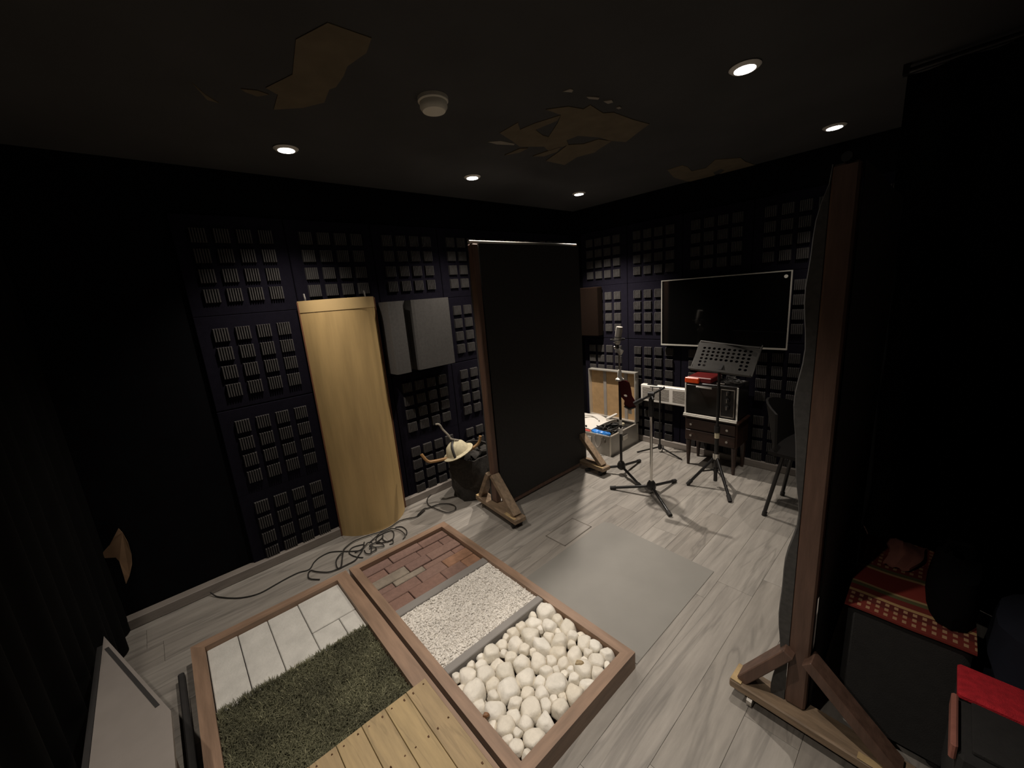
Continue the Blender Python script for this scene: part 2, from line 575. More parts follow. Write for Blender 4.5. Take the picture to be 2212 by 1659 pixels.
# ---- acoustic foam panels, 55 cm, each with 4 x 4 ribbed pads
PADS, PGAP = 0.076, 0.0325


def pad_bm(bm, ox, oy):
    """ribbed pad in the local xz plane, front towards -y"""
    n = 6
    wdt = PADS / n
    for k in range(n):
        x0 = ox + k * wdt
        xa, xb = x0 + wdt * 0.24, x0 + wdt * 0.74
        z0, z1 = oy, oy + PADS
        vs = [(x0, 0, z0), (xa, -0.018, z0 + 0.002), (xb, -0.018, z0 + 0.002), (x0 + wdt, 0, z0),
              (x0, 0, z1), (xa, -0.018, z1 - 0.002), (xb, -0.018, z1 - 0.002), (x0 + wdt, 0, z1)]
        bm._add(vs, [(0, 1, 5, 4), (1, 2, 6, 5), (2, 3, 7, 6), (0, 3, 2, 1), (4, 5, 6, 7)])


bq = B()
pad_bm(bq, -PADS / 2, -PADS / 2)
pad_mesh = bq.mesh('foam_pad', 'pad')
slab_mesh = B().box((0, 0.012, 0), (0.546, 0.024, 0.546), bev=0.004).mesh('acoustic_panel', 'panel')
bq = B()
for a in range(4):
    for b_ in range(4):
        pad_bm(bq, -0.2 + a * (PADS + PGAP), -0.2 + b_ * (PADS + PGAP))
pads_all = bq.mesh('foam_pads', 'pad')
ROWZ = [1.88, 1.335, 0.785, 0.25]      # centre heights of the rows


def panel(wall, cx, cy, cz, rz, full):
    p = inst('acoustic_panel', slab_mesh, wall, (cx, cy, cz), (0, 0, rz))
    ORG[p] = Vector((0, 0, 0))
    if full:
        for a in range(4):
            for b_ in range(4):
                o = bpy.data.objects.new('foam_pad', pad_mesh)
                COL.objects.link(o)
                o.parent = p
                o.location = (-0.2 + PADS / 2 + a * (PADS + PGAP), 0, -0.2 + PADS / 2 + b_ * (PADS + PGAP))
    else:
        o = bpy.data.objects.new('foam_pads', pads_all)
        COL.objects.link(o)
        o.parent = p
        o['kind'] = 'stuff'


for k in range(2, 8):
    y0 = 0.843 + (k - 3) * 0.55            # y where the 40 cm pad field starts
    cy = y0 + 0.2
    for r, cz in enumerate(ROWZ):
        hid = k >= 6 or (k == 3 and r > 0) or (k == 4 and r == 1)
        if cy + 0.27 > 3.6:
            continue
        panel(wall_left, -2.836, cy, cz, math.pi / 2, not hid)
for k in range(8):
    x0 = -2.681 + k * 0.55
    cx = x0 + 0.2
    for r, cz in enumerate(ROWZ):
        hid = k > 4 or (r == 1 and k in (2, 3))
        if cx + 0.27 > XR:
            continue
        panel(wall_back, cx, 3.606, cz, 0.0, not hid)

# ================================================================== CEILING FITTINGS
LN = ['leftmost ceiling downlight, above the tall tan curved board', 'ceiling downlight above the near end of the central black screen',
      'ceiling downlight deepest in the corner, beyond the central black screen', 'largest bright ceiling downlight, at upper right of the photo',
      'far right ceiling downlight, just above the top of the near black screen', 'ceiling downlight straight above the tray of white stones',
      'ceiling downlight behind the camera, above the pine deck']
for (x, y), lab, gain, cone in zip(LAMPS, LN, LAMP_GAIN, LAMP_CONES):
    t = thing('downlight', lab, 'ceiling light', (x, y, CEIL), group='recessed ceiling downlights')
    B().lathe([(0.040, -0.012), (0.040, -0.002), (0.056, 0.0), (0.058, -0.004), (0.048, -0.012)], (x, y, CEIL), 24).obj('trim_ring', 'trim', t, True)
    B().lathe([(0.0385, -0.0135), (0.0385, -0.006)], (x, y, CEIL), 24).obj('lamp_face', 'lamp', t)
    ld = bpy.data.lights.new('downlight_beam', 'SPOT')
    ld.energy = LAMP_W * gain
    ld.color = LAMP_COL
    ld.spot_size = math.radians(cone)
    ld.spot_blend = 1.0
    ld.shadow_soft_size = 0.017
    lo = bpy.data.objects.new('downlight_beam', ld)
    COL.objects.link(lo)
    lo.parent = t
    lo.location = (0, 0, -0.05)

sd = thing('smoke_detector', 'round ivory smoke detector on the black ceiling', 'smoke detector', (-1.53, 1.063, CEIL))
B().lathe([(0.062, 0), (0.062, -0.014), (0.058, -0.018)], (-1.53, 1.063, CEIL), 28).obj('mounting_base', 'detector', sd, True)
B().lathe([(0.056, -0.018), (0.056, -0.036), (0.046, -0.05), (0.02, -0.055)], (-1.53, 1.063, CEIL), 28).obj('cover', 'detector', sd, True)


def ceil_pt(px, py):
    """point of the ceiling plane met by the ray of a measured photo position"""
    d = CR * ((px - 1106) / 863.1) + CD * ((py - 829.5) / 863.1) + _f
    k = (CEIL - CAMH) / d.z
    return (d.x * k, d.y * k)


def floor_pt(px, py, z=0.0):
    d = CR * ((px - 1106) / 863.1) + CD * ((py - 829.5) / 863.1) + _f
    k = (z - CAMH) / d.z
    return Vector((d.x * k, d.y * k, z))


def residue(root, polys, name='torn_piece', m='residue'):
    for n, poly in enumerate(polys):
        pts = [ceil_pt(*p) for p in poly]
        B().prism(pts, CEIL - 0.003 - 0.0006 * n, CEIL).obj(name, m, root)


def crop(pts, ox, oy, s):
    return [(ox + u / s, oy + v / s) for u, v in pts]


c3 = lambda pts: crop(pts, 1000, 100, 2.458)
r1 = thing('glue_patch', 'large ragged brown glue patch left on the ceiling between the lamps', 'glue patch', (*ceil_pt(1235, 280), CEIL))
residue(r1, [c3([(195, 458), (292, 402), (302, 440), (385, 405), (520, 362), (500, 392), (385, 440), (422, 470), (460, 480), (440, 530), (300, 530), (262, 500)]),
             c3([(440, 332), (560, 316), (640, 330), (676, 308), (745, 352), (800, 348), (900, 385), (990, 410), (935, 450), (865, 505), (780, 498), (725, 480), (610, 472), (550, 495), (560, 520), (455, 553), (430, 530), (455, 478), (505, 400), (520, 360)]),
             c3([(440, 605), (505, 560), (555, 520), (640, 516), (720, 490), (790, 500), (725, 540), (700, 560), (605, 585), (540, 627)]),
             c3([(220, 575), (300, 540), (345, 537), (300, 560)]),
             c3([(370, 580), (440, 555), (520, 530), (500, 555), (430, 580)])])
residue(r1, [c3([(130, 505), (200, 500), (275, 515), (270, 522), (180, 518)]), c3([(530, 236), (570, 222), (586, 228), (578, 240)]),
             c3([(655, 262), (690, 264), (725, 268), (718, 278), (668, 274)]), c3([(745, 286), (790, 280), (798, 292), (770, 300)]),
             c3([(812, 320), (832, 314), (842, 322), (826, 328)])], 'torn_flap', 'residue_pale')
r2 = thing('glue_patch', 'smaller ragged brown glue patch on the ceiling above the wall screen', 'glue patch', (*ceil_pt(1540, 365), CEIL))
residue(r2, [c3([(1085, 655), (1165, 630), (1195, 640), (1215, 662), (1290, 645), (1330, 668), (1345, 690), (1285, 725), (1190, 715), (1120, 695)]),
             c3([(1290, 645), (1340, 600), (1475, 590), (1500, 610), (1590, 640), (1500, 662), (1400, 690), (1345, 690), (1390, 655), (1370, 648), (1330, 668)])])
c2 = lambda pts: crop(pts, 400, 0, 2.765)
r3 = thing('glue_patch', 'broad dim brown glue patch at the upper left of the ceiling', 'glue patch', (*ceil_pt(680, 150), CEIL))
residue(r3, [c2([(528, 650), (552, 560), (480, 520), (640, 440), (660, 230), (850, 130), (1112, 222), (1082, 310), (968, 390), (945, 450), (900, 515), (860, 530), (830, 608), (700, 640)]),
             c2([(330, 525), (430, 535), (500, 560), (430, 570), (360, 545)]), c2([(40, 490), (120, 560), (200, 610), (130, 590)])])

# ================================================================== TRAYS
TX0, TX1 = -2.262, -0.757
Y0, Y1, TH = 0.597, 1.262, 0.083
TRAY_YAW = math.radians(-1.1)
RW = 0.046
tray = thing('sample_tray', 'long brown wooden tray holding bricks, gravel and white stones', 'tray', ((TX0 + TX1) / 2, (Y0 + Y1) / 2, 0))


tray.rotation_euler.z = TRAY_YAW
TRAY_C = Vector(((TX0 + TX1) / 2, (Y0 + Y1) / 2, 0))


def on_tray(p):
    return TRAY_C + Matrix.Rotation(TRAY_YAW, 3, 'Z') @ (Vector(p) - TRAY_C)


def mitred(b, x0, x1, y0, y1, which, wdt, z0, z1):
    o = {'s': [(x0, y0), (x1, y0), (x1 - wdt, y0 + wdt), (x0 + wdt, y0 + wdt)],
         'n': [(x1, y1), (x0, y1), (x0 + wdt, y1 - wdt), (x1 - wdt, y1 - wdt)],
         'w': [(x0, y1), (x0, y0), (x0 + wdt, y0 + wdt), (x0 + wdt, y1 - wdt)],
         'e': [(x1, y0), (x1, y1), (x1 - wdt, y1 - wdt), (x1 - wdt, y0 + wdt)]}[which]
    b.prism(o, z0, z1)
    return b


for wch in 'snwe':
    mitred(B(), TX0, TX1, Y0, Y1, wch, RW, 0.0, TH).obj('rail', 'rail' if wch in 'sn' else 'rail_y', tray)
B().span(TX0 + RW, TX1 - RW, Y0 + RW, Y1 - RW, 0.002, 0.012).obj('base_board', 'tray_base', tray)
IY0, IY1 = Y0 + RW, Y1 - RW
B().span(-1.755, -1.705, IY0, IY1, 0.012, 0.072, bev=0.003).obj('divider', 'divider', tray)
B().span(-1.292, -1.252, IY0, IY1, 0.012, 0.080, bev=0.003).obj('divider', 'divider', tray)
# bricks: rows across x, each brick long in y
brng = random.Random(11)
bx0, bx1 = TX0 + RW + 0.003, -1.758
rows = [0.078, 0.072, 0.080, 0.050, 0.084, 0.0]
rows[-1] = (bx1 - bx0) - sum(rows[:-1])
lay = [[.17, .20, .19], [.11, .21, .16, .08], [.20, .14, .21], [.09, .19, .20, .08], [.21, .17, .18], [.12, .20, .14, .10]]
xx = bx0
for ri, (rw, lens) in enumerate(zip(rows, lay)):
    yy = IY0 + 0.003
    tot = IY1 - IY0 - 0.006
    sc = tot / sum(lens)
    for ci, ln in enumerate(lens):
        l2 = ln * sc
        zt = 0.060 + brng.uniform(-0.004, 0.004)
        mt = 'brick'
        if (ri, ci) in ((2, 0), (3, 1)):
            mt = 'brick_pale'
        if (ri, ci) in ((5, 3), (4, 2)):
            mt = 'brick_orange'
        o = B().box((xx + rw / 2, yy + l2 / 2, (0.012 + zt) / 2), (rw - 0.004, l2 - 0.004, zt - 0.012), bev=0.003, rz=brng.uniform(-0.008, 0.008)).obj('brick', mt, tray)
        if mt == 'brick_pale':
            o['label'] = 'pale mortar-smeared brick'
        elif mt == 'brick_orange':
            o['label'] = 'brighter orange brick'
        yy += l2
    xx += rw

# gravel: one heap of chips nobody could count
grng = random.Random(3)
gb = B()
gx0, gx1 = -1.703, -1.294
nx, ny = 22, 30
G1, G2 = [], []
for i in range(nx):
    G1.append([(gx0 + (gx1 - gx0) * i / (nx - 1), IY0 + 0.001 + (IY1 - IY0 - 0.002) * j / (ny - 1), 0.062 + grng.uniform(-0.003, 0.003)) for j in range(ny)])
    G2.append([(gx0 + (gx1 - gx0) * i / (nx - 1), IY0 + 0.001 + (IY1 - IY0 - 0.002) * j / (ny - 1), 0.013) for j in range(ny)])
gb.slab(G1, G2)
for _ in range(5200):
    cx, cy = grng.uniform(gx0 + 0.005, gx1 - 0.005), grng.uniform(IY0 + 0.005, IY1 - 0.005)
    s = grng.uniform(0.0045, 0.0085)
    cz = 0.064 + grng.uniform(-0.002, 0.004)
    R = Matrix.Rotation(grng.uniform(0, 6.28), 4, 'Z') @ Matrix.Rotation(grng.uniform(-1, 1), 4, 'X')
    sx, sy, sz = s * grng.uniform(0.9, 1.7), s * grng.uniform(0.6, 1.0), s * grng.uniform(0.5, 0.8)
    vs = [(sx, 0, 0), (-sx, 0, 0), (0, sy, 0), (0, -sy, 0), (0, 0, sz), (0, 0, -sz)]
    vs = [Vector((cx, cy, cz)) + (R @ Vector((v[0] * grng.uniform(.7, 1.2), v[1] + grng.uniform(-.3, .3) * sx, v[2]))) for v in vs]
    gb._add(vs, [(0, 2, 4), (2, 1, 4), (1, 3, 4), (3, 0, 4), (2, 0, 5), (1, 2, 5), (3, 1, 5), (0, 3, 5)])
go = gb.obj('white_gravel', 'gravel', None, False, loc=(TRAY_C.x, TRAY_C.y, 0.012))
go.rotation_euler.z = TRAY_YAW
tag(go, 'bed of fine white gravel in the middle bay of the tray', 'gravel', kind='stuff')

# stones: individuals, each a rounded convex cell of one packed layer
srng = random.Random(21)
SX0, SX1 = -1.2505, TX1 - RW - 0.001
SY0, SY1 = IY0 + 0.001, IY1 - 0.001
cells = []
for r, cnt, tight in ((0.047, 6, 0.95), (0.037, 24, 0.88), (0.027, 70, 0.80), (0.018, 110, 0.85)):
    for _ in range(cnt):
        for _t in range(200):
            x, y = srng.uniform(SX0 + r * .75, SX1 - r * .75), srng.uniform(SY0 + r * .75, SY1 - r * .75)
            if all((x - c[0]) ** 2 + (y - c[1]) ** 2 > (tight * (r + c[2])) ** 2 for c in cells):
                cells.append((x, y, r * srng.uniform(0.93, 1.07)))
                break
ico = bmesh.new()
bmesh.ops.create_icosphere(ico, subdivisions=3, radius=1.0)
IV = [v.co.copy() for v in ico.verts]
ico.verts.index_update()
IF = [[v.index for v in f.verts] for f in ico.faces]
ico.free()


def pebble_mesh(i):
    x, y, r = cells[i]
    planes = []
    for j, (px, py, pr_) in enumerate(cells):
        if j == i:
            continue
        dx, dy = px - x, py - y
        D = math.hypot(dx, dy)
        if D > 0.15:
            continue
        d = (D * D + r * r - pr_ * pr_) / (2 * D) - 0.0008
        tilt = srng.uniform(-0.25, 0.45)
        planes.append((Vector((dx / D, dy / D, tilt)).normalized(), max(0.006, min(d, r * 1.9))))
    for n, d in ((Vector((1, 0, 0)), SX1 - x), (Vector((-1, 0, 0)), x - SX0), (Vector((0, 1, 0)), SY1 - y), (Vector((0, -1, 0)), y - SY0)):
        planes.append((n, max(0.006, min(d, r * 1.22))))
    hz = min(0.032, r * srng.uniform(0.55, 0.78))
    planes.append((Vector((srng.uniform(-.3, .3), srng.uniform(-.3, .3), 1)).normalized(), hz))
    planes.append((Vector((0, 0, -1)), hz))
    for _ in range(9):
        a, e = srng.uniform(0, 6.28), srng.uniform(0.05, 1.1)
        planes.append((Vector((math.cos(a) * math.cos(e), math.sin(a) * math.cos(e), math.sin(e))), srng.uniform(0.72, 1.12) * (r * math.cos(e) + hz * math.sin(e)) * 0.92))
    P = srng.uniform(18, 45)
    vs = []
    for d in IV:
        k = 0.0
        for n, q in planes:
            c = d.dot(n)
            if c > 0:
                k += (c / q) ** P
        vs.append(d * (k ** (-1 / P)))
    me = bpy.data.meshes.new('pebble')
    me.from_pydata(vs, [], IF)
    me.materials.append(M['stone'])
    me.polygons.foreach_set('use_smooth', [True] * len(me.polygons))
    return me, hz


stone_meshes = []
ORD = ['first', 'second', 'third', 'fourth', 'fifth', 'sixth', 'seventh', 'eighth', 'ninth', 'tenth', 'eleventh', 'twelfth',
       'thirteenth', 'fourteenth', 'fifteenth', 'sixteenth', 'seventeenth', 'eighteenth', 'nineteenth', 'twentieth']
NROW = 9
row_of = [min(NROW - 1, int((c[0] - SX0) / (SX1 - SX0) * NROW)) for c in cells]
rank_of = [sum(1 for j, d in enumerate(cells) if row_of[j] == row_of[i] and d[1] < c[1]) for i, c in enumerate(cells)]
for i, (x, y, r) in enumerate(cells):
    me, hz = pebble_mesh(i)
    stone_meshes.append(me)
    top = 0.082 if r > 0.034 else (0.078 if r > 0.025 else 0.071)
    o = inst('pebble', me, None, on_tray((x, y, top + srng.uniform(-0.008, 0.007) - hz)), (0, 0, TRAY_YAW))
    size = 'large' if r > 0.041 else ('broad' if r > 0.034 else ('medium' if r > 0.025 else 'small'))
    lab = '%s white pebble, %s row from the grey divider, %s from the left rail' % (size, ORD[row_of[i]], ORD[rank_of[i]])
    tag(o, lab, 'pebble', 'white pebbles in the tray')
bq = B()
for q in range(70):
    x, y = srng.uniform(SX0 + .025, SX1 - .025), srng.uniform(SY0 + .025, SY1 - .025)
    bq.ball((x, y, 0.026), (srng.uniform(.02, .028), srng.uniform(.02, .028), 0.0135), 1, 0.08, srng)
bq.obj('pebble_bed', 'stone', tray, True, None, 'stuff')


def odd_stone(px, py, s, mt, label):
    p = floor_pt(px, py, 0.085)
    me = stone_meshes[40].copy()
    me.materials.clear()
    me.materials.append(M[mt])
    o = inst('pebble', me, None, p, (0.2, 0.1, 0.8), [v / 0.03 for v in s])
    tag(o, label, 'pebble')


odd_stone(1050, 1545, (0.012, 0.009, 0.009), 'stone_brown', 'small glossy brown pebble among white stones near the left rail')
odd_stone(1252, 1433, (0.020, 0.012, 0.010), 'stone_tan', 'flat tan pebble among white stones near the right end of the bay')

# ---- left tray
LX0, LX1, LY0, LY1 = -2.275, -0.76, -0.155, 0.580
tl = thing('sample_tray', 'brown wooden tray holding pale tiles and artificial grass, left of the other', 'tray', ((LX0 + LX1) / 2, (LY0 + LY1) / 2, 0))
LR = 0.052
tl.rotation_euler.z = TRAY_YAW
B().prism([(LX0, LY0), (LX1, LY0), (LX1 - LR, LY0 + LR), (LX0 + LR, LY0 + LR)], 0, TH).obj('rail', 'rail', tl)
B().prism([(LX1, LY1), (LX0, LY1), (LX0 + LR, LY1 - 0.068), (LX1 - LR, LY1 - 0.068)], 0, TH).obj('rail', 'rail', tl)
B().prism([(LX0, LY1), (LX0, LY0), (LX0 + LR, LY0 + LR), (LX0 + LR, LY1 - 0.068)], 0, TH).obj('rail', 'rail_y', tl)
B().prism([(LX1, LY0), (LX1, LY1), (LX1 - LR, LY1 - 0.068), (LX1 - LR, LY0 + LR)], 0, TH).obj('rail', 'rail_y', tl)
ly0, ly1 = LY0 + LR, LY1 - 0.068
B().span(LX0 + LR, LX1 - LR, ly0, ly1, 0.002, 0.012).obj('base_board', 'tray_base', tl)
tx0, tx1 = LX0 + LR + 0.002, -1.80
seams = [ly0 + 0.002, 0.024, 0.153, 0.297, ly1 - 0.002]
for a, b_ in zip(seams[:3], seams[1:4]):
    B().span(tx0, tx1, a + 0.0015, b_ - 0.0015, 0.012, 0.058 + prng.uniform(-0.002, 0.002), bev=0.003).obj('tile', 'tile', tl)
B().span(tx0, -1.955, 0.2985, ly1 - 0.002, 0.012, 0.060, bev=0.003).obj('tile', 'tile', tl)
B().span(-1.952, tx1, 0.2985, 0.424, 0.012, 0.057, bev=0.003).obj('tile', 'tile', tl)
B().span(-1.952, tx1, 0.427, ly1 - 0.002, 0.012, 0.0585, bev=0.003).obj('tile', 'tile', tl)
# artificial grass
arng = random.Random(8)
gx0, gx1 = -1.798, LX1 - LR - 0.004
turf = B().span(gx0, gx1, ly0 + 0.002, ly1 - 0.002, 0.012, 0.050).obj('turf_mat', 'turf', tl)
for nm, mt, cnt, hmin, hmax in (('grass_blades', 'grass', 15000, 0.012, 0.024), ('dry_grass_blades', 'grass_pale', 900, 0.014, 0.026)):
    vs, fs = [], []
    for _ in range(cnt):
        x, y = arng.uniform(gx0, -1.26), arng.uniform(ly0 + 0.004, ly1 - 0.004)
        if arng.random() < 0.06:
            x = gx0 + arng.uniform(-0.004, 0.006)
        h = arng.uniform(hmin, hmax)
        a = arng.uniform(0, 6.28)
        le = arng.uniform(0.008, 0.028)
        dx, dy = math.cos(a) * le, math.sin(a) * le
        if y < 0.1 and x < gx0 + 0.02:
            dx -= 0.012
        wx, wy = -math.sin(a) * 0.0014, math.cos(a) * 0.0014
        z = 0.049
        k = len(vs)
        vs += [(x - wx, y - wy, z), (x + wx, y + wy, z), (x + dx * .5 + wx * .8, y + dy * .5 + wy * .8, z + h * .8), (x + dx * .5 - wx * .8, y + dy * .5 - wy * .8, z + h * .8), (x + dx, y + dy, z + h)]
        fs += [(k, k + 1, k + 2, k + 3), (k + 3, k + 2, k + 4)]
    me = bpy.data.meshes.new(nm)
    me.from_pydata([(v[0] - ORG[tl].x, v[1] - ORG[tl].y, v[2]) for v in vs], [], fs)
    me.materials.append(M[mt])
    o = bpy.data.objects.new(nm, me)
    COL.objects.link(o)
    o.parent = tl
    o['kind'] = 'stuff'
# deck of pine boards laid over the near half of the left tray
dk = thing('pine_deck', 'slatted deck of yellow pine boards laid over the near end of the left tray', 'wooden deck', (-1.03, 0.2, TH))
dk.rotation_euler.z = TRAY_YAW
dse = [0.552, 0.466, 0.377, 0.287, 0.195, 0.105, 0.015, -0.075, -0.153]
for n, (a, b_) in enumerate(zip(dse, dse[1:])):
    xo = arng.uniform(-0.003, 0.003)
    B().span(-1.305 + xo, -0.72, b_ + 0.001, a - 0.001, TH + 0.001, TH + 0.013, bev=0.0012).obj('board', 'deck', dk)
for n, (a, b_) in enumerate(zip(dse, dse[1:])):
    for xs in (-1.285, -1.10, -0.90):
        for q in (0.22, 0.78):
            B().cyl((xs + arng.uniform(-.008, .008), a + (b_ - a) * q, TH + 0.012), (xs, a + (b_ - a) * q, TH + 0.0142), 0.0032, n=8).obj('screw', 'screw', dk)
o = B().span(-2.20, -0.8, -0.202, -0.178, 0.0, 0.04, bev=0.005).obj('black_strip', 'rubber', loc=(-1.5, -0.19, 0))  # plain black strip along the outer side of the left tray
tag(o, 'black strip lying on the floor along the left tray', 'batten')

# grey vinyl sheet
bq = B()
pts = [(-1.495, 1.275), (-0.755, 1.268), (-0.742, 2.06), (-1.44, 2.10), (-1.485, 2.08)]
bq.prism(pts, 0.0, 0.0035)
o = bq.obj('vinyl_sheet', 'mat', loc=(-1.1, 1.7, 0))
tag(o, 'square plain grey vinyl sheet lying on the planks beside the stone tray', 'floor mat')

# ================================================================== CURVED BOARD, FOAM
cb = thing('curved_board', 'tall half-round tan board standing against the left wall', 'curved board', (-2.72, 1.005, 0))
R_, cxc = 0.29, -2.918
ang = math.asin(0.25 / R_)
n = 26


def arc(r, z, zb=0):
    return [(-2.805 + (math.cos(a) * r - math.cos(ang) * R_) * 1.18, 1.005 + math.sin(a) * r, z) for a in [(-ang + 2 * ang * k / n) for k in range(n + 1)]]


B().slab([arc(R_, 0.0), arc(R_, 0.5), arc(R_, 1.0), arc(R_, 1.655)], [arc(R_ - 0.006, 0.0), arc(R_ - 0.006, 0.5), arc(R_ - 0.006, 1.0), arc(R_ - 0.006, 1.655)]).obj('curved_sheet', 'kraft', cb, True)
B().slab([arc(R_ + 0.002, 1.585), arc(R_ + 0.002, 1.657)], [arc(R_ + 0.0002, 1.585), arc(R_ + 0.0002, 1.657)]).obj('rim_band', 'kraft_light', cb, True)
B().span(-2.806, -2.796, 0.748, 0.756, 0.0, 1.65).obj('edge_strip', 'kraft_edge', cb)
B().span(-2.806, -2.796, 1.254, 1.262, 0.0, 1.65).obj('edge_strip', 'kraft_edge', cb)
for yy in (0.80, 1.19):
    B().tube([(-2.798, yy, 1.70), (-2.788, yy, 1.67), (-2.78, yy, 1.60)], 0.006, 6).obj('wall_hook', 'steel', cb)

fb = thing('foam_block', 'thick charcoal foam block with one vertical groove, on the left wall', 'acoustic foam', (-2.76, 1.565, 1.085))
for a, b_, dp in ((1.295, 1.428, 0.012), (1.484, 1.832, 0.0)):
    bq = B()
    pr = [(-2.822, a - 0.0), (-2.705 + dp, a + 0.006), (-2.70 + dp, a + 0.03), (-2.70 + dp, (a + b_) / 2), (-2.708 + dp, b_ - 0.01), (-2.822, b_)]
    bq.prism(pr, 1.088, 1.612)
    bq.obj('foam_ridge', 'foam', fb)
B().span(-2.822, -2.79, 1.428, 1.484, 1.088, 1.612).obj('groove_back', 'foam', fb)
o = B().span(-2.79, -2.49, 3.49, 3.592, 1.09, 1.60, bev=0.01).obj('foam_block', 'foam_brown', loc=(-2.64, 3.54, 1.09))
tag(o, 'plain dark brown foam block on the back wall, half behind the central screen', 'acoustic foam')


# ================================================================== BLACK FABRIC SCREENS
def make_screen(name, label, ox, oy, H, L_, wavy, seed, rod, wood, foot_yaw):
    t = thing(name, label, 'folding screen', (ox, oy, 0), group='black fabric screens on wooden feet')
    for yy in (0.0, L_ - 0.03):
        B().span(ox - 0.030, ox + 0.030, oy + yy - 0.022, oy + yy + 0.022, 0.086, H, bev=0.006).obj('post', 'post', t)
    rows_, cols_ = 40, 12
    ZB = 0.06
    E1, E2, W1, W2 = [], [], [], []
    for i in range(rows_ + 1):
        z = ZB + (H + 0.002 - ZB) * i / rows_
        wv = 0.010 * math.sin(z * 5.1 + 0.5) + 0.010 * math.sin(z * 11.0 + 1.7) + 0.004 * math.sin(z * 23 + seed)
        tap = min(1.0, (H - z) / 0.30)
        e1, e2, w1, w2 = [], [], [], []
        for j in range(cols_ + 1):
            y = oy + 0.024 + (L_ + 0.0 - 0.024) * j / cols_
            e1.append((ox + 0.0345 + 0.002 * math.sin(z * 3 + j * .8), y, z))
            e2.append((ox + 0.0315, y, z))
            fall = max(0.25, 1 - j / cols_ * 0.7)
            xw = ox - 0.034 - max(0.0, wavy * tap + wv * (1 if wavy > .02 else 0.3)) * fall
            if j == 0:
                w1.append((ox - 0.0315, oy - 0.018, z))
                w2.append((ox - 0.0315, oy - 0.014, z))
                w1.append((xw + 0.006, oy - 0.020, z))
                w2.append((xw + 0.008, oy - 0.016, z))
            w1.append((xw, y - (0.026 if j == 0 else 0.0), z))
            w2.append((xw + 0.003, y - (0.024 if j == 0 else 0.0), z))
        E1.append(e1)
        E2.append(e2)
        W1.append(w1)
        W2.append(w2)
    B().slab(E1, E2).obj('fabric_panel', 'fabric', t, True)
    B().slab(W1, W2).obj('loose_fabric', 'fabric_lit', t, True, 'slack wavy fabric on the far face')
    B().cyl((ox, oy - 0.03, H + 0.012), (ox, oy + L_ + 0.012, H + 0.012), 0.012, n=12).obj('top_rod', rod, t, True)
    B().span(ox - 0.014, ox + 0.028, oy + 0.03, oy + L_ - 0.06, 0.022, 0.058, bev=0.003).obj('bottom_rail', 'post', t)
    for k, yy in enumerate((0.0, L_ - 0.03)):
        fy_ = oy + yy - 0.02
        R = Matrix.Rotation(foot_yaw, 4, 'Z')
        c0 = Vector((ox, fy_, 0))

        def w(x_, y_, z_):
            return c0 + (R @ Vector((x_, y_, z_)))
        ft = B().box(w(0.055, 0, 0.066), (0.51, 0.10, 0.036), rz=foot_yaw, bev=0.005).obj('foot', 'foot', t)
        B().bar(w(-0.165, 0, 0.087), w(-0.024, 0, 0.315), 0.036, 0.070, (0, 1, 0), 0.003).obj('brace', wood, t)
        B().bar(w(0.270, 0, 0.087), w(0.026, 0, 0.315), 0.036, 0.070, (0, 1, 0), 0.003).obj('brace', wood, t)
        B().box(w(-0.178, -0.005, 0.087), (0.038, 0.086, 0.005), rz=foot_yaw, bev=0.001).obj('chipped_end', 'raw_wood', ft)
        B().box(w(0.24, -0.036, 0.0855), (0.12, 0.026, 0.003), rz=foot_yaw, bev=0.001).obj('chipped_end', 'raw_wood', ft)
        for xx_ in (-0.13, 0.26):
            for ys_ in (-0.028, 0.028):
                cst = B().cyl(w(xx_ - 0.009, ys_, 0.019), w(xx_ + 0.009, ys_, 0.019), 0.019, n=12)
                cst.cyl(w(xx_, ys_, 0.019), w(xx_, ys_, 0.050), 0.006, n=8)
                cst.obj('caster', 'steel' if (ys_ < 0 and xx_ < 0) else 'dark_plastic', ft)
    return t


make_screen('fabric_screen', 'tall black fabric screen standing in the middle of the room, bright top rod', -2.175, 1.70, 1.935, 1.065, 0.012, 3, 'cap', 'foot', -0.10)
make_screen('fabric_screen', 'nearest tall black fabric screen, seen edge-on at the right with a wavy fabric edge', -0.228, 1.452, 1.865, 1.03, 0.030, 5, 'dark_plastic', 'post', -0.03)

# ================================================================== CABLE ON FLOOR
cc = lambda pts: [floor_pt(640 + u / 7.9, 1100 + v / 7.9, 0.0045) for u, v in pts]


def smooth_pts(p, k=5):
    out = []
    n_ = len(p)
    for i in range(n_ - 1):
        p0, p1, p2, p3 = p[max(i - 1, 0)], p[i], p[i + 1], p[min(i + 2, n_ - 1)]
        for s in range(k):
            t = s / k
            out.append(0.5 * ((2 * p1) + (p2 - p0) * t + (2 * p0 - 5 * p1 + 4 * p2 - p3) * t * t + (3 * p1 - p0 - 3 * p2 + p3) * t ** 3))
    out.append(p[-1])
    return out


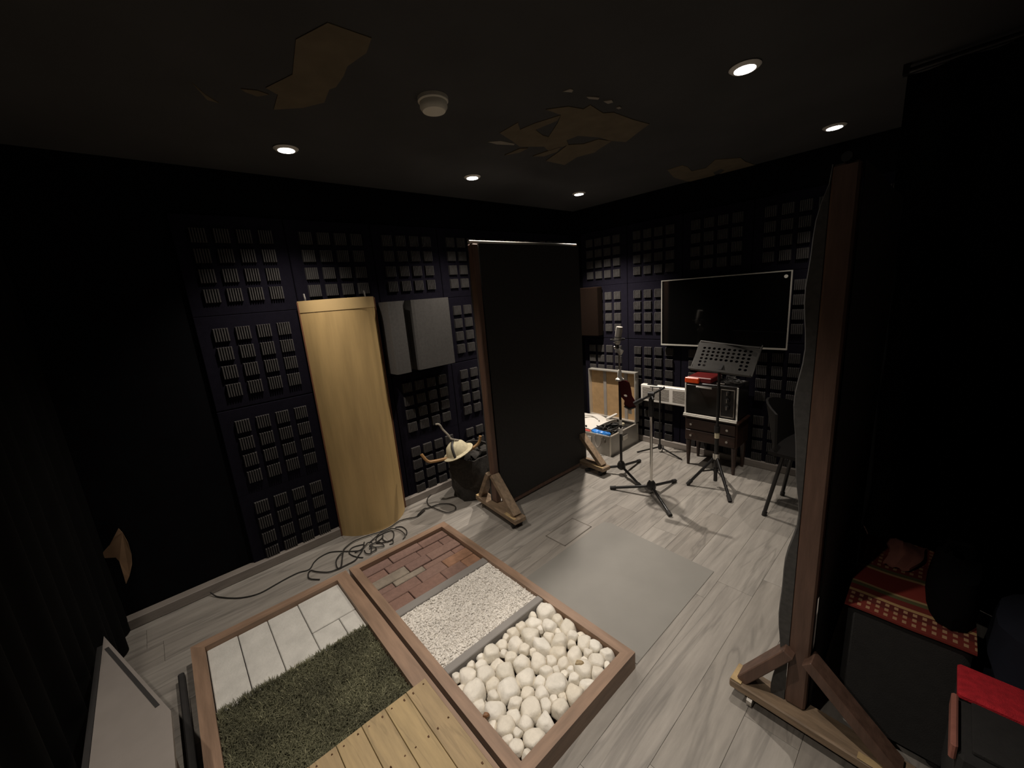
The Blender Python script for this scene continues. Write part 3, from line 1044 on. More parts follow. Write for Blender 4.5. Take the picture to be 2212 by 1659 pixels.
cab = B()
wall_end = [Vector((-2.792, -0.02, 0.02))] + [floor_pt(px, py, 0.0045) for px, py in [(470, 1289), (500, 1292), (530, 1290), (562, 1281), (595, 1263), (620, 1249), (645, 1237), (668, 1230)]]
chains = [wall_end + cc([(300, 910), (400, 820), (560, 740), (700, 720), (800, 720), (1000, 715), (1110, 690), (1160, 610), (1080, 615), (950, 660), (900, 740), (960, 790), (1060, 820), (1140, 825)]),
          cc([(400, 1200), (230, 1190), (205, 1110), (250, 1050), (340, 1070), (540, 1080), (700, 1030), (850, 960), (1000, 880), (1060, 800), (1130, 700), (1160, 560)]),
          cc([(760, 1010), (790, 800), (770, 770), (700, 850), (680, 930), (710, 1020), (770, 985), (785, 850), (800, 760), (820, 690), (950, 580), (1100, 510), (1300, 440), (1430, 400), (1600, 320), (1750, 220), (1900, 170), (2050, 140), (2200, 20)])
          + [floor_pt(880 + u / 5.53, 880 + v / 5.53, 0.0045) for u, v in [(120, 1300), (200, 1220), (250, 1210), (380, 1165), (500, 1160), (572, 1190), (560, 1240), (470, 1262), (350, 1222), (250, 1170), (240, 1100), (280, 1050), (330, 1020)]],
          cc([(1250, 570), (1350, 500), (1430, 430), (1500, 400), (1640, 350), (1780, 380), (1862, 460), (1820, 510)]),
          cc([(1690, 310), (1800, 300), (1880, 360), (1880, 440)]),
          cc([(1370, 580), (1370, 490), (1480, 420), (1620, 370), (1665, 420), (1640, 520), (1500, 570), (1370, 580), (1460, 500), (1480, 440), (1480, 520), (1560, 560), (1640, 520), (1650, 580), (1590, 600)]),
          cc([(1160, 700), (1190, 760), (1250, 775), (1300, 740), (1370, 700), (1340, 660), (1250, 640), (1400, 570), (1500, 640), (1350, 660), (1290, 660), (1280, 740)]),
          cc([(1000, 740), (1090, 720), (1180, 640), (1230, 590), (1300, 600), (1250, 680)])]
for k, ch in enumerate(chains):
    p = smooth_pts(ch)
    for i, q in enumerate(p):
        q.z = max(q.z, 0.0045) + 0.003 * (k % 4) * min(1, i / 5, (len(p) - 1 - i) / 5)
    cab.tube(p, 0.0038, 6)
o = cab.obj('floor_cable', 'cable', None, True, loc=(-2.45, 0.6, 0))
tag(o, 'thin black cable in loose loops on the floor between tray and curved board', 'cable')

# ================================================================== PROP BAG behind the central screen
pb = thing('prop_bag', 'black woven bag slumped against the left wall behind the central screen', 'bag', (-2.55, 1.82, 0))
prof = []
rnd = random.Random(4)
A, Bk = [], []
nz_, na = 7, 22
for i in range(nz_):
    z = 0.36 * i / (nz_ - 1)
    ra, rb = [], []
    for k in range(na + 1):
        a = 2 * math.pi * k / na
        q = 1 + 0.06 * math.sin(5 * a + i) + 0.04 * math.sin(9 * a - 2 * i)
        rx, ry = 0.185 * q * (0.92 + 0.10 * math.sin(z * 8)), 0.225 * q * (0.92 + 0.10 * math.sin(z * 8))
        ra.append((-2.57 + rx * math.cos(a), 1.82 + ry * math.sin(a), z + 0.02 * math.sin(3 * a) * (z / 0.36)))
        rb.append((-2.57 + rx * 0.93 * math.cos(a), 1.82 + ry * 0.93 * math.sin(a), z + 0.02 * math.sin(3 * a) * (z / 0.36) + (0.006 if i == 0 else 0)))
    A.append(ra)
    Bk.append(rb)
B().slab(A, Bk).obj('bag_side', 'bag', pb, True)
B().lathe([(0.165, 0.002), (0.165, 0.01)], (-2.57, 1.82, 0), 20).obj('bag_bottom', 'bag', pb)
bq = B()
for q in range(26):
    a, r = rnd.uniform(0, 6.28), rnd.uniform(0, 0.13)
    c = (-2.57 + r * math.cos(a), 1.82 + 1.15 * r * math.sin(a), 0.25 + rnd.uniform(0, 0.10))
    bq.ball(c, (rnd.uniform(.03, .06), rnd.uniform(.03, .06), rnd.uniform(.02, .045)), 1, 0.2, rnd)
o = bq.obj('rag_heap', 'bag', None, True, loc=(-2.57, 1.82, 0.2))
tag(o, 'dark rags heaped inside the black bag', 'rags', kind='stuff')
# cream hat with black band on a bent stick
ht = thing('straw_hat', 'cream straw hat with a black strap lying on top of the black bag', 'hat', (-2.50, 1.66, 0.42))
HC = (-2.515, 1.625, 0.425)
hm = Matrix.Rotation(math.radians(58), 4, 'Z') @ Matrix.Rotation(math.radians(-20), 4, 'Y')
B().lathe([(0.095, 0.0), (0.090, 0.025), (0.070, 0.065), (0.045, 0.082), (0.015, 0.087)], HC, 22, hm).obj('crown', 'straw', ht, True)
B().lathe([(0.096, -0.006), (0.125, -0.010), (0.127, -0.004), (0.096, 0.004)], HC, 26, hm).obj('brim', 'straw', ht, True)
bq = B()
bq.tube([Vector(HC) + hm @ Vector(q) for q in [(-0.028, -0.098, 0.0), (-0.026, -0.091, 0.028), (-0.02, -0.070, 0.066), (-0.012, -0.045, 0.084), (0.0, 0.0, 0.090), (0.0, 0.05, 0.082)]], 0.011, 6)
bq.obj('hat_band', 'cable', ht, True)
sk = B().tube(smooth_pts([Vector(p) for p in [(-2.63, 1.37, 0.46), (-2.605, 1.40, 0.40), (-2.59, 1.45, 0.385), (-2.53, 1.56, 0.395), (-2.46, 1.68, 0.425), (-2.42, 1.76, 0.47), (-2.41, 1.78, 0.53)]]), 0.012, 8).obj('bent_stick', 'stick', None, True, loc=(-2.53, 1.56, 0.4))
tag(sk, 'bent honey-brown stick resting across the black bag under the hat', 'stick')
rp = B().tube(smooth_pts([Vector(p) for p in [(-2.62, 1.52, 0.66), (-2.60, 1.54, 0.655), (-2.59, 1.56, 0.61), (-2.565, 1.585, 0.565), (-2.55, 1.60, 0.53), (-2.50, 1.63, 0.52), (-2.53, 1.62, 0.50), (-2.55, 1.68, 0.42), (-2.56, 1.76, 0.33)]]), 0.008, 6).obj('rope_end', 'rope', None, True, loc=(-2.55, 1.6, 0.33))
tag(rp, 'frayed grey rope end sticking up above the black bag', 'rope')
fl = B().ball((-2.42, 1.90, 0.36), (0.035, 0.04, 0.055), 2, 0.22, rnd).obj('foil_ball', 'foil', None, False, loc=(-2.42, 1.90, 0.32))
tag(fl, 'crumpled silver foil in the black bag beside the screen post', 'foil')
gl = B()
for q in range(7):
    a = rnd.uniform(0, 6.28)
    p0 = Vector((-2.47, 1.93, 0.34))
    p1 = p0 + Vector((math.cos(a) * 0.04, math.sin(a) * 0.03, rnd.uniform(0.10, 0.19)))
    gl.tube([p0, (p0 + p1) / 2 + Vector((0, 0, .01)), p1], [0.003, 0.012, 0.001], 5)
o = gl.obj('leaf_sprig', 'green', None, True, loc=(-2.47, 1.93, 0.34))
tag(o, 'green plastic leaf sprig poking out of the black bag beside the screen post', 'leaf sprig')

# ================================================================== ALUMINIUM CASE
cs = thing('aluminium_case', 'open aluminium flight case with tan-lined lid on the floor by the back wall', 'case', (-2.35, 3.29, 0))
X0, X1, CY0, CY1, CH = -2.64, -2.07, 3.045, 3.54, 0.20
cb_ = B()
cb_.span(X0, X1, CY0, CY0 + 0.012, 0, CH).span(X0, X1, CY1 - 0.012, CY1, 0, CH).span(X0, X0 + 0.012, CY0 + 0.012, CY1 - 0.012, 0, CH).span(X1 - 0.012, X1, CY0 + 0.012, CY1 - 0.012, 0, CH).span(X0 + 0.012, X1 - 0.012, CY0 + 0.012, CY1 - 0.012, 0, 0.012)
cb_.obj('case_body', 'alu', cs)
ed = B()
for (xa, ya) in ((X0, CY0), (X1, CY0), (X0, CY1), (X1, CY1)):
    ed.span(xa - 0.005, xa + 0.005, ya - 0.005, ya + 0.005, 0, CH)
ed.span(X0 - 0.004, X1 + 0.004, CY0 - 0.005, CY0 + 0.014, CH - 0.006, CH + 0.004)
ed.span(X1 - 0.014, X1 + 0.005, CY0, CY1, CH - 0.006, CH + 0.004)
ed.span(X0 - 0.005, X0 + 0.014, CY0, CY1, CH - 0.006, CH + 0.004)
ed.obj('edge_trim', 'alu_edge', cs)
lid = B()
LZ0, LZ1 = 0.212, 0.735
lid.span(X0, X1, 3.555, 3.567, LZ0, LZ1).span(X0, X0 + 0.01, 3.50, 3.555, LZ0, LZ1).span(X1 - 0.01, X1, 3.50, 3.555, LZ0, LZ1).span(X0 + 0.01, X1 - 0.01, 3.50, 3.555, LZ1 - 0.01, LZ1).span(X0 + 0.01, X1 - 0.01, 3.50, 3.555, LZ0, LZ0 + 0.01)
lo_ = lid.obj('lid', 'alu_edge', cs)
B().span(X0 + 0.011, X1 - 0.011, 3.545, 3.554, LZ0 + 0.011, LZ1 - 0.011).obj('lid_lining', 'case_lining', lo_)
for xs in (-2.455, -2.20):
    B().span(xs - 0.018, xs + 0.018, 3.538, 3.545, LZ0 + 0.012, LZ1 - 0.012).obj('webbing_strap', 'strap', lo_)
B().tube(smooth_pts([Vector(p) for p in [(-2.24, CY0 - 0.012, 0.185), (-2.235, CY0 - 0.02, 0.12), (-2.20, CY0 - 0.022, 0.075), (-2.165, CY0 - 0.02, 0.12), (-2.155, CY0 - 0.012, 0.185)]]), 0.005, 6).obj('carry_handle', 'strap', cs, True)
B().span(-2.33, -2.285, CY0 - 0.012, CY0 - 0.002, 0.09, 0.165, bev=0.004).obj('latch', 'alu_edge', cs)
B().span(X1 + 0.001, X1 + 0.014, 3.25, 3.33, 0.10, 0.15, bev=0.004).obj('latch', 'alu_edge', cs)
B().span(-2.135, -2.125, CY0 - 0.008, CY0 - 0.001, 0.13, 0.165, bev=0.002).obj('latch', 'strap', cs)
# contents
rnd = random.Random(9)
ch_ = B()
for q in range(26):
    cx, cy = rnd.uniform(-2.42, -2.16), rnd.uniform(3.14, 3.44)
    r = rnd.uniform(0.035, 0.07)
    zc = 0.165 + rnd.uniform(0, 0.06)
    tilt = Matrix.Rotation(rnd.uniform(-.4, .4), 4, 'X') @ Matrix.Rotation(rnd.uniform(-.4, .4), 4, 'Y')
    ch_.tube([Vector((cx, cy, zc)) + tilt @ Vector((r * math.cos(a), r * 0.8 * math.sin(a), 0)) for a in [2 * math.pi * k / 12 for k in range(12)]], 0.0075, 5, True)
o = ch_.obj('cable_heap', 'cable', None, True, loc=(-2.29, 3.29, 0.1))
tag(o, 'heap of coiled black cables filling the aluminium case', 'cables', kind='stuff')
ins = B().span(X0 + 0.014, X1 - 0.014, CY0 + 0.014, CY1 - 0.014, 0.013, 0.14).obj('case_filling', 'bag', cs)
tb = thing('tote_bag', 'flattened white cotton tote bag lying over the left half of the case', 'bag', (-2.45, 3.25, 0.21))
A, Bk = [], []
for i in range(9):
    ra, rb = [], []
    for j in range(11):
        u, v = i / 8, j / 10
        x = -2.63 + 0.33 * u + 0.05 * v
        y = 3.06 + 0.38 * v
        z = 0.228 + 0.05 * math.sin(v * 3.0) * (1 - 0.4 * u) + 0.010 * math.sin(9 * u + 5 * v) - 0.02 * u
        ra.append((x, y, z + 0.014))
        rb.append((x, y, z - 0.016))
    A.append(ra)
    Bk.append(rb)
B().slab(A, Bk).obj('bag_cloth', 'white_cloth', tb, True)
B().tube(smooth_pts([Vector(p) for p in [(-2.56, 3.12, 0.278), (-2.52, 3.20, 0.297), (-2.44, 3.26, 0.295), (-2.36, 3.26, 0.275), (-2.33, 3.24, 0.262)]]), 0.009, 6).obj('bag_handle', 'white_cloth', tb, True)
B().box((-2.37, 3.075, 0.238), (0.018, 0.008, 0.035), bev=0.001).obj('dark_tag', 'cable', tb)
o = B().box((-2.36, 3.068, 0.203), (0.11, 0.045, 0.035), bev=0.01).obj('red_pouch', 'red_cloth', loc=(-2.36, 3.068, 0.19))
tag(o, 'small red cloth pouch under the white tote bag at the case rim', 'pouch')
bq = B()
for (cx, cy, sx, sy) in ((-2.255, 3.085, 0.05, 0.035), (-2.20, 3.085, 0.045, 0.03), (-2.15, 3.085, 0.035, 0.028), (-2.115, 3.085, 0.025, 0.025)):
    bq.ball((cx, cy, 0.206), (sx, sy, 0.024), 2, 0.12, rnd)
o = bq.obj('blue_plastic_bag', 'blue', None, False, loc=(-2.2, 3.085, 0.19))
tag(o, 'crumpled bright blue plastic bag along the front rim of the case', 'plastic bag')
o = B().bar((-2.31, 3.335, 0.26), (-2.26, 3.46, 0.29), 0.025, 0.02, bev=0.006).obj('white_plug', 'white_cloth', loc=(-2.285, 3.4, 0.27))
tag(o, 'pale wooden-cased plug lying on the cables at the back of the case', 'plug')
o = B().box((-2.14, 3.38, 0.222), (0.03, 0.025, 0.03), bev=0.006).obj('cream_connector', 'straw', loc=(-2.14, 3.38, 0.2))
tag(o, 'small cream connector on the cables at the right of the case', 'connector')


# ================================================================== STANDS
def tripod(t, c, feet, hub_z=0.09, r=0.010, tip='rubber', m='stand'):
    B().lathe([(0.022, hub_z - 0.035), (0.034, hub_z - 0.022), (0.034, hub_z + 0.012), (0.022, hub_z + 0.035)], (c[0], c[1], 0), 12).obj('hub', 'dark_plastic', t, True)
    for f in feet:
        a = Vector((c[0], c[1], hub_z - 0.005))
        b = Vector((f[0], f[1], 0.014))
        d = (b - a).normalized()
        lg = B().cyl(a + d * 0.02, b, r, r, 10).obj('leg', m, t, True)
        B().cyl(b - d * 0.03, b + d * 0.012, r * 1.35, r * 1.35, 10).obj('rubber_foot', tip, lg, True)


# stand 1: studio microphone
c1 = (-1.79, 2.79)
s1 = thing('microphone_stand', 'black tripod stand carrying a studio microphone, in front of the open case', 'microphone stand', (*c1, 0))
tripod(s1, c1, [(-1.548, 2.678), (-2.06, 2.66), (-1.80, 3.10)], 0.085, 0.011)
x, y = c1
B().cyl((x, y, 0.10), (x, y, 0.86), 0.011).obj('lower_tube', 'stand', s1, True)
B().cyl((x, y, 0.86), (x, y, 1.09), 0.0075).obj('upper_tube', 'steel', s1, True)
B().cyl((x, y, 0.375), (x, y, 0.425), 0.017).obj('clutch', 'white_metal', s1, True, 'grey-white clutch collar')
B().cyl((x, y, 0.455), (x, y, 0.50), 0.013).obj('clutch', 'white_metal', s1, True)
B().lathe([(0.012, 0.83), (0.034, 0.838), (0.034, 0.85), (0.018, 0.862), (0.016, 0.915), (0.008, 0.93)], (x, y, 0), 14).obj('height_clamp', 'white_metal', s1, True, 'bright white clamp collar')
B().bar((x - 0.008, y, 1.09), (x + 0.03, y - 0.005, 1.065), 0.02, 0.045, bev=0.003).obj('tilt_bracket', 'white_metal', s1)
B().tube([(x + 0.0, y, 1.09), (x - 0.015, y, 1.12), (x - 0.02, y, 1.155)], 0.008, 8).obj('swivel_arm', 'stand', s1, True)
mc = thing('studio_microphone', 'silver-topped studio microphone in a black shock mount on the stand', 'microphone', (x - 0.01, y, 1.15))
mm_ = Matrix.Rotation(math.radians(10), 4, 'Y')
B().lathe([(0.018, -0.03), (0.024, -0.02), (0.026, 0.02), (0.027, 0.10), (0.025, 0.112), (0.010, 0.113)], (x - 0.012, y, 1.165), 18, mm_).obj('microphone_body', 'mic', mc, True)
B().lathe([(0.0275, 0.028), (0.0275, 0.032)], (x - 0.012, y, 1.165), 18, mm_).obj('body_ring', 'dark_plastic', mc, True)
bq = B()
bq.tube([(x - 0.012 + 0.055 * math.cos(a), y + 0.055 * math.sin(a), 1.175) for a in [2 * math.pi * k / 20 for k in range(20)]], 0.005, 6, True)
for a in (0.4, 1.97, 3.54, 5.1):
    bq.cyl((x - 0.012 + 0.026 * math.cos(a), y + 0.026 * math.sin(a), 1.17), (x - 0.012 + 0.055 * math.cos(a), y + 0.055 * math.sin(a), 1.175), 0.003, n=6)
bq.lathe([(0.012, 1.10), (0.016, 1.11), (0.016, 1.14), (0.03, 1.15)], (x - 0.02, y, 0), 12)
bq.obj('shock_mount', 'dark_plastic', mc, True)
B().ball((x - 0.012, y - 0.045, 1.115), (0.012, 0.012, 0.012), 2).obj('mount_knob', 'steel', mc, True)
# red hanger
rh = thing('red_hanger', 'dark red plastic hanger with an oval hole hanging on the microphone stand', 'hanger', (x + 0.05, y - 0.02, 0.60))
bq = B()
HS = 1.05
outer = [(0.0, 0.84), (0.06, 0.845), (0.085, 0.83), (0.098, 0.79), (0.108, 0.72), (0.128, 0.69), (0.140, 0.655), (0.135, 0.625), (0.100, 0.605), (0.060, 0.615), (0.045, 0.645), (0.050, 0.675), (0.022, 0.705), (0.012, 0.76)]
hole = [(0.046, 0.728), (0.065, 0.728), (0.074, 0.718), (0.066, 0.707), (0.047, 0.708), (0.038, 0.718)]
# plate with a hole: bridge the outer outline and the hole
outer = [(u * HS, z) for u, z in outer]
hole = [(u * HS, z) for u, z in hole]
bmv_f = [bq.bm.verts.new((x + u, y - 0.022 + 0.1 * u, z)) for u, z in outer]
bmv_b = [bq.bm.verts.new((x + u, y - 0.012 + 0.1 * u, z)) for u, z in outer]
hf = [bq.bm.verts.new((x + u, y - 0.022 + 0.1 * u, z)) for u, z in hole]
hb_ = [bq.bm.verts.new((x + u, y - 0.012 + 0.1 * u, z)) for u, z in hole]
for V, Hh in ((bmv_f, hf), (bmv_b, hb_)):
    ed_ = [bq.bm.edges.new((V[i], V[(i + 1) % len(V)])) for i in range(len(V))] + [bq.bm.edges.new((Hh[i], Hh[(i + 1) % len(Hh)])) for i in range(len(Hh))]
    bmesh.ops.triangle_fill(bq.bm, edges=ed_, use_beauty=True)
for V, W_ in ((bmv_f, bmv_b), (hf, hb_)):
    for i in range(len(V)):
        k = (i + 1) % len(V)
        bq.bm.faces.new((V[i], V[k], W_[k], W_[i]))
bq.obj('hanger_plate', 'dark_red', rh)
B().tube([(x + 0.055, y - 0.024, 0.630), (x + 0.097, y - 0.019, 0.612), (x + 0.144, y - 0.012, 0.632)], 0.008, 6).obj('hanger_lip', 'dark_plastic', rh, True)
B().box((x + 0.100, y - 0.014, 0.588), (0.03, 0.006, 0.035), bev=0.001).obj('paper_tag', 'white_cloth', rh)

# stand 2: bare boom stand
c2_ = (-1.418, 2.617)
s2 = thing('microphone_stand', 'nearer tripod stand with a silver tube and short black boom, no microphone', 'microphone stand', (*c2_, 0))
x, y = c2_
tripod(s2, c2_, [(-1.704, 2.514), (-1.181, 2.434), (-1.381, 2.922)], 0.085, 0.011)
B().cyl((x, y, 0.11), (x, y, 0.655), 0.0105).obj('lower_tube', 'chrome', s2, True, 'bright chrome tube')
B().cyl((x, y, 0.64), (x, y, 0.775), 0.018).obj('clutch', 'dark_plastic', s2, True)
B().cyl((x, y, 0.775), (x, y, 0.80), 0.009).obj('upper_tube', 'stand', s2, True)
B().cyl((x - 0.02, y - 0.006, 0.805), (x + 0.02, y + 0.006, 0.805), 0.022).obj('boom_joint', 'dark_plastic', s2, True)
B().cyl((x - 0.105, y - 0.045, 0.735), (x + 0.085, y + 0.035, 0.862), 0.0085).obj('boom_arm', 'stand', s2, True)
B().cyl((x - 0.11, y - 0.047, 0.732), (x - 0.06, y - 0.026, 0.766), 0.016).obj('counterweight', 'dark_plastic', s2, True)
B().cyl((x + 0.01, y - 0.01, 0.80), (x + 0.035, y - 0.035, 0.78), 0.008).obj('wing_knob', 'dark_plastic', s2, True)

# stand 3: thin folded stand by the wall
c3_ = (-1.765, 3.42)
s3 = thing('thin_stand', 'thin low black tripod stand against the back wall beside the heater', 'stand', (*c3_, 0))
x, y = c3_
B().cyl((x, y, 0.03), (x, y, 0.64), 0.008).obj('pole', 'stand', s3, True)
B().lathe([(0.014, 0.03), (0.018, 0.04), (0.018, 0.07), (0.012, 0.08)], (x, y, 0), 10).obj('hub', 'dark_plastic', s3, True)
for f in [(-1.926, 3.278), (-1.52, 3.36), (-1.80, 3.56)]:
    B().bar((x, y, 0.055), (f[0], f[1], 0.006), 0.007, 0.012).obj('leg', 'stand', s3)
B().cyl((x - 0.10, y, 0.635), (x + 0.02, y, 0.645), 0.005, n=8).obj('cross_arm', 'stand', s3, True)
B().cyl((x - 0.075, y, 0.60), (x - 0.075, y, 0.635), 0.004, n=8).obj('arm_hook', 'stand', s3, True)

# music stand
cm = (-1.112, 3.045)
ms = thing('music_stand', 'black tripod music stand with a perforated steel desk before the oven', 'music stand', (*cm, 0))
x, y = cm
B().cyl((x, y, 0.05), (x, y, 0.50), 0.014).obj('lower_tube', 'stand', ms, True)
B().cyl((x, y, 0.50), (x, y, 0.94), 0.010).obj('upper_tube', 'stand', ms, True)
B().cyl((x, y, 0.405), (x, y, 0.45), 0.017).obj('clutch', 'straw', ms, True, 'cream clutch collar')
B().cyl((x, y, 0.45), (x, y, 0.50), 0.02).obj('clutch', 'dark_plastic', ms, True)
B().cyl((x, y, 0.235), (x, y, 0.28), 0.024).obj('leg_collar', 'chrome', ms, True)
B().cyl((x, y, 0.13), (x, y, 0.16), 0.019).obj('brace_collar', 'dark_plastic', ms, True)
for f in [(-1.277, 2.943), (-0.947, 2.877), (-1.13, 3.235)]:
    a = Vector((x, y, 0.26))
    b = Vector((f[0], f[1], 0.016))
    d = (b - a).normalized()
    lg = B().cyl(a + d * 0.02, b, 0.011, n=10).obj('leg', 'stand', ms, True)
    B().cyl(b - d * 0.035, b + d * 0.012, 0.015, n=10).obj('rubber_foot', 'rubber', lg, True)
    B().bar((x, y, 0.145), a + (b - a) * 0.55, 0.004, 0.012).obj('leg_brace', 'stand', lg)
BL, BR, TL, TR = Vector((-1.332, 3.067, 0.92)), Vector((-0.895, 3.044, 0.905)), Vector((-1.317, 3.21, 1.12)), Vector((-0.881, 3.127, 1.095))
BR2 = BL + (BR - BL)
U = (BR - BL)
Vv = ((TL - BL) + (TR - BR)) / 2
Nn = U.cross(Vv).normalized()
if Nn.dot(Vector((0, 0, 1.6)) - BL) < 0:
    Nn = -Nn
dq = B()
cols, rws = 12, 7
fu, fv = [], []
holes = set()
for i in range(10):
    for j in (0, 1, 2, 3, 4, 5):
        if j == 1 and i in (2, 3, 4, 5, 6, 7):
            continue
        if j == 0 and i in (2, 3, 4, 5, 6, 7):
            continue
        holes.add((i + 1, j + 1))
# sheet built cell by cell; a cell with a hole is a ring of eight quads round an octagonal opening
nu, nv = 12, 8
hr = 0.32
for i in range(nu):
    for j in range(nv):
        u0, v0 = i / nu, j / nv
        P = lambda a, b, o=0.0: BL + U * (u0 + a / nu) + Vv * (v0 + b / nv) + Nn * o
        if (i, j) in holes:
            sq = [(0, 0), (.5, 0), (1, 0), (1, .5), (1, 1), (.5, 1), (0, 1), (0, .5)]
            oc = [(.5 + hr * math.cos(math.radians(225 + 45 * k)), .5 + hr * 1.05 * math.sin(math.radians(225 + 45 * k))) for k in range(8)]
            for k in range(8):
                q = (k + 1) % 8
                for o_ in (0.0, -0.002):
                    dq._add([P(*sq[k], o_), P(*sq[q], o_), P(*oc[q], o_), P(*oc[k], o_)], [(0, 1, 2, 3)])
                dq._add([P(*oc[k], 0), P(*oc[q], 0), P(*oc[q], -.002), P(*oc[k], -.002)], [(0, 1, 2, 3)])
        else:
            for o_ in (0.0, -0.002):
                dq._add([P(0, 0, o_), P(1, 0, o_), P(1, 1, o_), P(0, 1, o_)], [(0, 1, 2, 3)])
dsk = dq.obj('desk', 'desk', ms)
lipd = Nn * 0.045
B().bar(BL + lipd * 0.5 - Vv * 0.02, BR + lipd * 0.5 - Vv * 0.02, 0.004, 0.045, Nn).obj('desk_lip', 'desk', ms)
B().bar(BL + lipd - Vv * 0.0, BR + lipd - Vv * 0.0, 0.004, 0.016, Vv).obj('desk_lip_edge', 'desk', ms)
B().bar(TL, TR, 0.008, 0.01, Nn).obj('desk_rim', 'desk', ms)
B().bar(BL + U * 0.999, TL + U * 0.999, 0.006, 0.012, Nn).obj('desk_rim', 'desk', ms)
B().bar(BL + U * 0.001, TL + U * 0.001, 0.006, 0.012, Nn).obj('desk_rim', 'desk', ms)
B().bar(Vector((x, y, 0.93)), (BL + BR) / 2 + Vv * 0.3 - Nn * 0.012, 0.03, 0.02, bev=0.003).obj('desk_bracket', 'dark_plastic', ms)

# ================================================================== HEATER, TV
ra_ = thing('wall_heater', 'low white slotted electric heater on the back wall beside the case', 'heater', (-1.73, 3.55, 0.45))
B().span(-2.03, -1.42, 3.535, 3.59, 0.452, 0.622, bev=0.008).obj('heater_body', 'white_metal', ra_)
for k in range(11):
    z = 0.482 + k * 0.0108
    B().span(-2.01, -1.735, 3.5335, 3.5365, z, z + 0.0036).obj('vent_slot', 'slot', ra_)
    B().span(-1.70, -1.435, 3.5335, 3.5365, z, z + 0.0036).obj('vent_slot', 'slot', ra_)
B().span(-1.96, -1.86, 3.54, 3.56, 0.620, 0.628).obj('top_slot', 'dark_plastic', ra_)

tv = thing('wall_screen', 'large black flat screen with a thin silver bezel on the back wall', 'television', (-1.32, 3.57, 1.02))
B().span(-1.815, -0.825, 3.555, 3.588, 1.025, 1.605, bev=0.004).obj('screen_body', 'dark_plastic', tv)
B().span(-1.810, -0.830, 3.551, 3.5545, 1.032, 1.600).obj('screen_glass', 'tv_glass', tv)
fr = B()
fr.span(-1.823, -0.817, 3.548, 3.560, 1.600, 1.608).span(-1.823, -0.817, 3.546, 3.562, 1.019, 1.032)
fr.span(-1.823, -1.815, 3.548, 3.560, 1.032, 1.600).span(-0.825, -0.817, 3.548, 3.560, 1.032, 1.600)
fr.obj('bezel', 'tv_edge', tv)
B().cyl((-0.856, 3.5515, 1.566), (-0.856, 3.549, 1.566), 0.013, n=16).obj('corner_glint', 'white_metal', tv, False, 'small round white disc imitating a lamp reflection in the upper corner')  # pale disc painted as a lamp's reflection in the glass

# ================================================================== DRESSER, OVEN
dr = thing('dresser', 'small dark walnut dresser with two drawers on tapered legs under the oven', 'dresser', (-1.27, 3.43, 0))
DX0, DX1, DY0, DY1 = -1.475, -1.055, 3.30, 3.565
B().span(DX0, DX1, DY0 + 0.01, DY1, 0.235, 0.445, bev=0.004).obj('body', 'walnut', dr)
B().span(DX0 - 0.015, DX1 + 0.015, DY0 - 0.012, DY1, 0.446, 0.462, bev=0.004).obj('top', 'walnut', dr)
for z0, z1 in ((0.345, 0.435), (0.245, 0.335)):
    d_ = B().span(DX0 + 0.012, DX1 - 0.012, DY0 - 0.004, DY0 + 0.009, z0, z1, bev=0.003).obj('drawer', 'walnut', dr)
    for xs in (DX0 + 0.06, DX1 - 0.07):
        B().cyl((xs, DY0 - 0.004, (z0 + z1) / 2), (xs, DY0 - 0.02, (z0 + z1) / 2), 0.006, 0.010, 10).obj('drawer_knob', 'steel', d_, True)
for xs in (DX0 + 0.025, DX1 - 0.025):
    for ysx in (DY0 + 0.03, DY1 - 0.03):
        B().tube([(xs, ysx, 0.236), (xs, ysx, 0.0)], [0.024, 0.012], 8).obj('leg', 'walnut', dr, True)
ov = thing('mini_oven', 'black tabletop oven with glass door and chrome trim on the walnut dresser', 'oven', (-1.27, 3.43, 0.462))
OX0, OX1, OY0, OY1, OZ0, OZ1 = -1.472, -1.062, 3.305, 3.56, 0.470, 0.752
B().span(OX0, OX1, OY0, OY1, OZ0, OZ1, bev=0.004).obj('oven_body', 'oven', ov)
dd = B().span(OX0 + 0.012, -1.195, OY0 - 0.014, OY0 - 0.001, OZ0 + 0.02, OZ1 - 0.015, bev=0.003).obj('oven_door', 'oven_glass', ov)
B().cyl((-1.37, OY0 - 0.035, OZ1 - 0.022), (-1.245, OY0 - 0.035, OZ1 - 0.022), 0.008).cyl((-1.365, OY0 - 0.035, OZ1 - 0.022), (-1.365, OY0 - 0.012, OZ1 - 0.022), 0.005).cyl((-1.25, OY0 - 0.035, OZ1 - 0.022), (-1.25, OY0 - 0.012, OZ1 - 0.022), 0.005).obj('door_handle', 'chrome', dd, True)
pn = B().span(-1.185, -1.085, OY0 - 0.006, OY0 - 0.001, OZ0 + 0.03, OZ1 - 0.03).obj('control_panel', 'dark_plastic', ov)
fb_ = B()
for a, b_, c_, d_ in ((-1.185, -1.085, OZ0 + 0.026, OZ0 + 0.031), (-1.185, -1.085, OZ1 - 0.033, OZ1 - 0.028), (-1.187, -1.183, OZ0 + 0.026, OZ1 - 0.028), (-1.088, -1.083, OZ0 + 0.026, OZ1 - 0.028)):
    fb_.span(a, b_, OY0 - 0.009, OY0 - 0.0045, c_, d_)
fb_.obj('panel_frame', 'strap', pn)
for zz in (0.695, 0.635, 0.575):
    B().cyl((-1.135, OY0 - 0.006, zz), (-1.135, OY0 - 0.026, zz), 0.019, 0.016, 14).obj('control_knob', 'dark_plastic', pn, True)
    B().span(-1.137, -1.133, OY0 - 0.0285, OY0 - 0.0255, zz - 0.014, zz + 0.014).obj('knob_pointer', 'steel', pn)
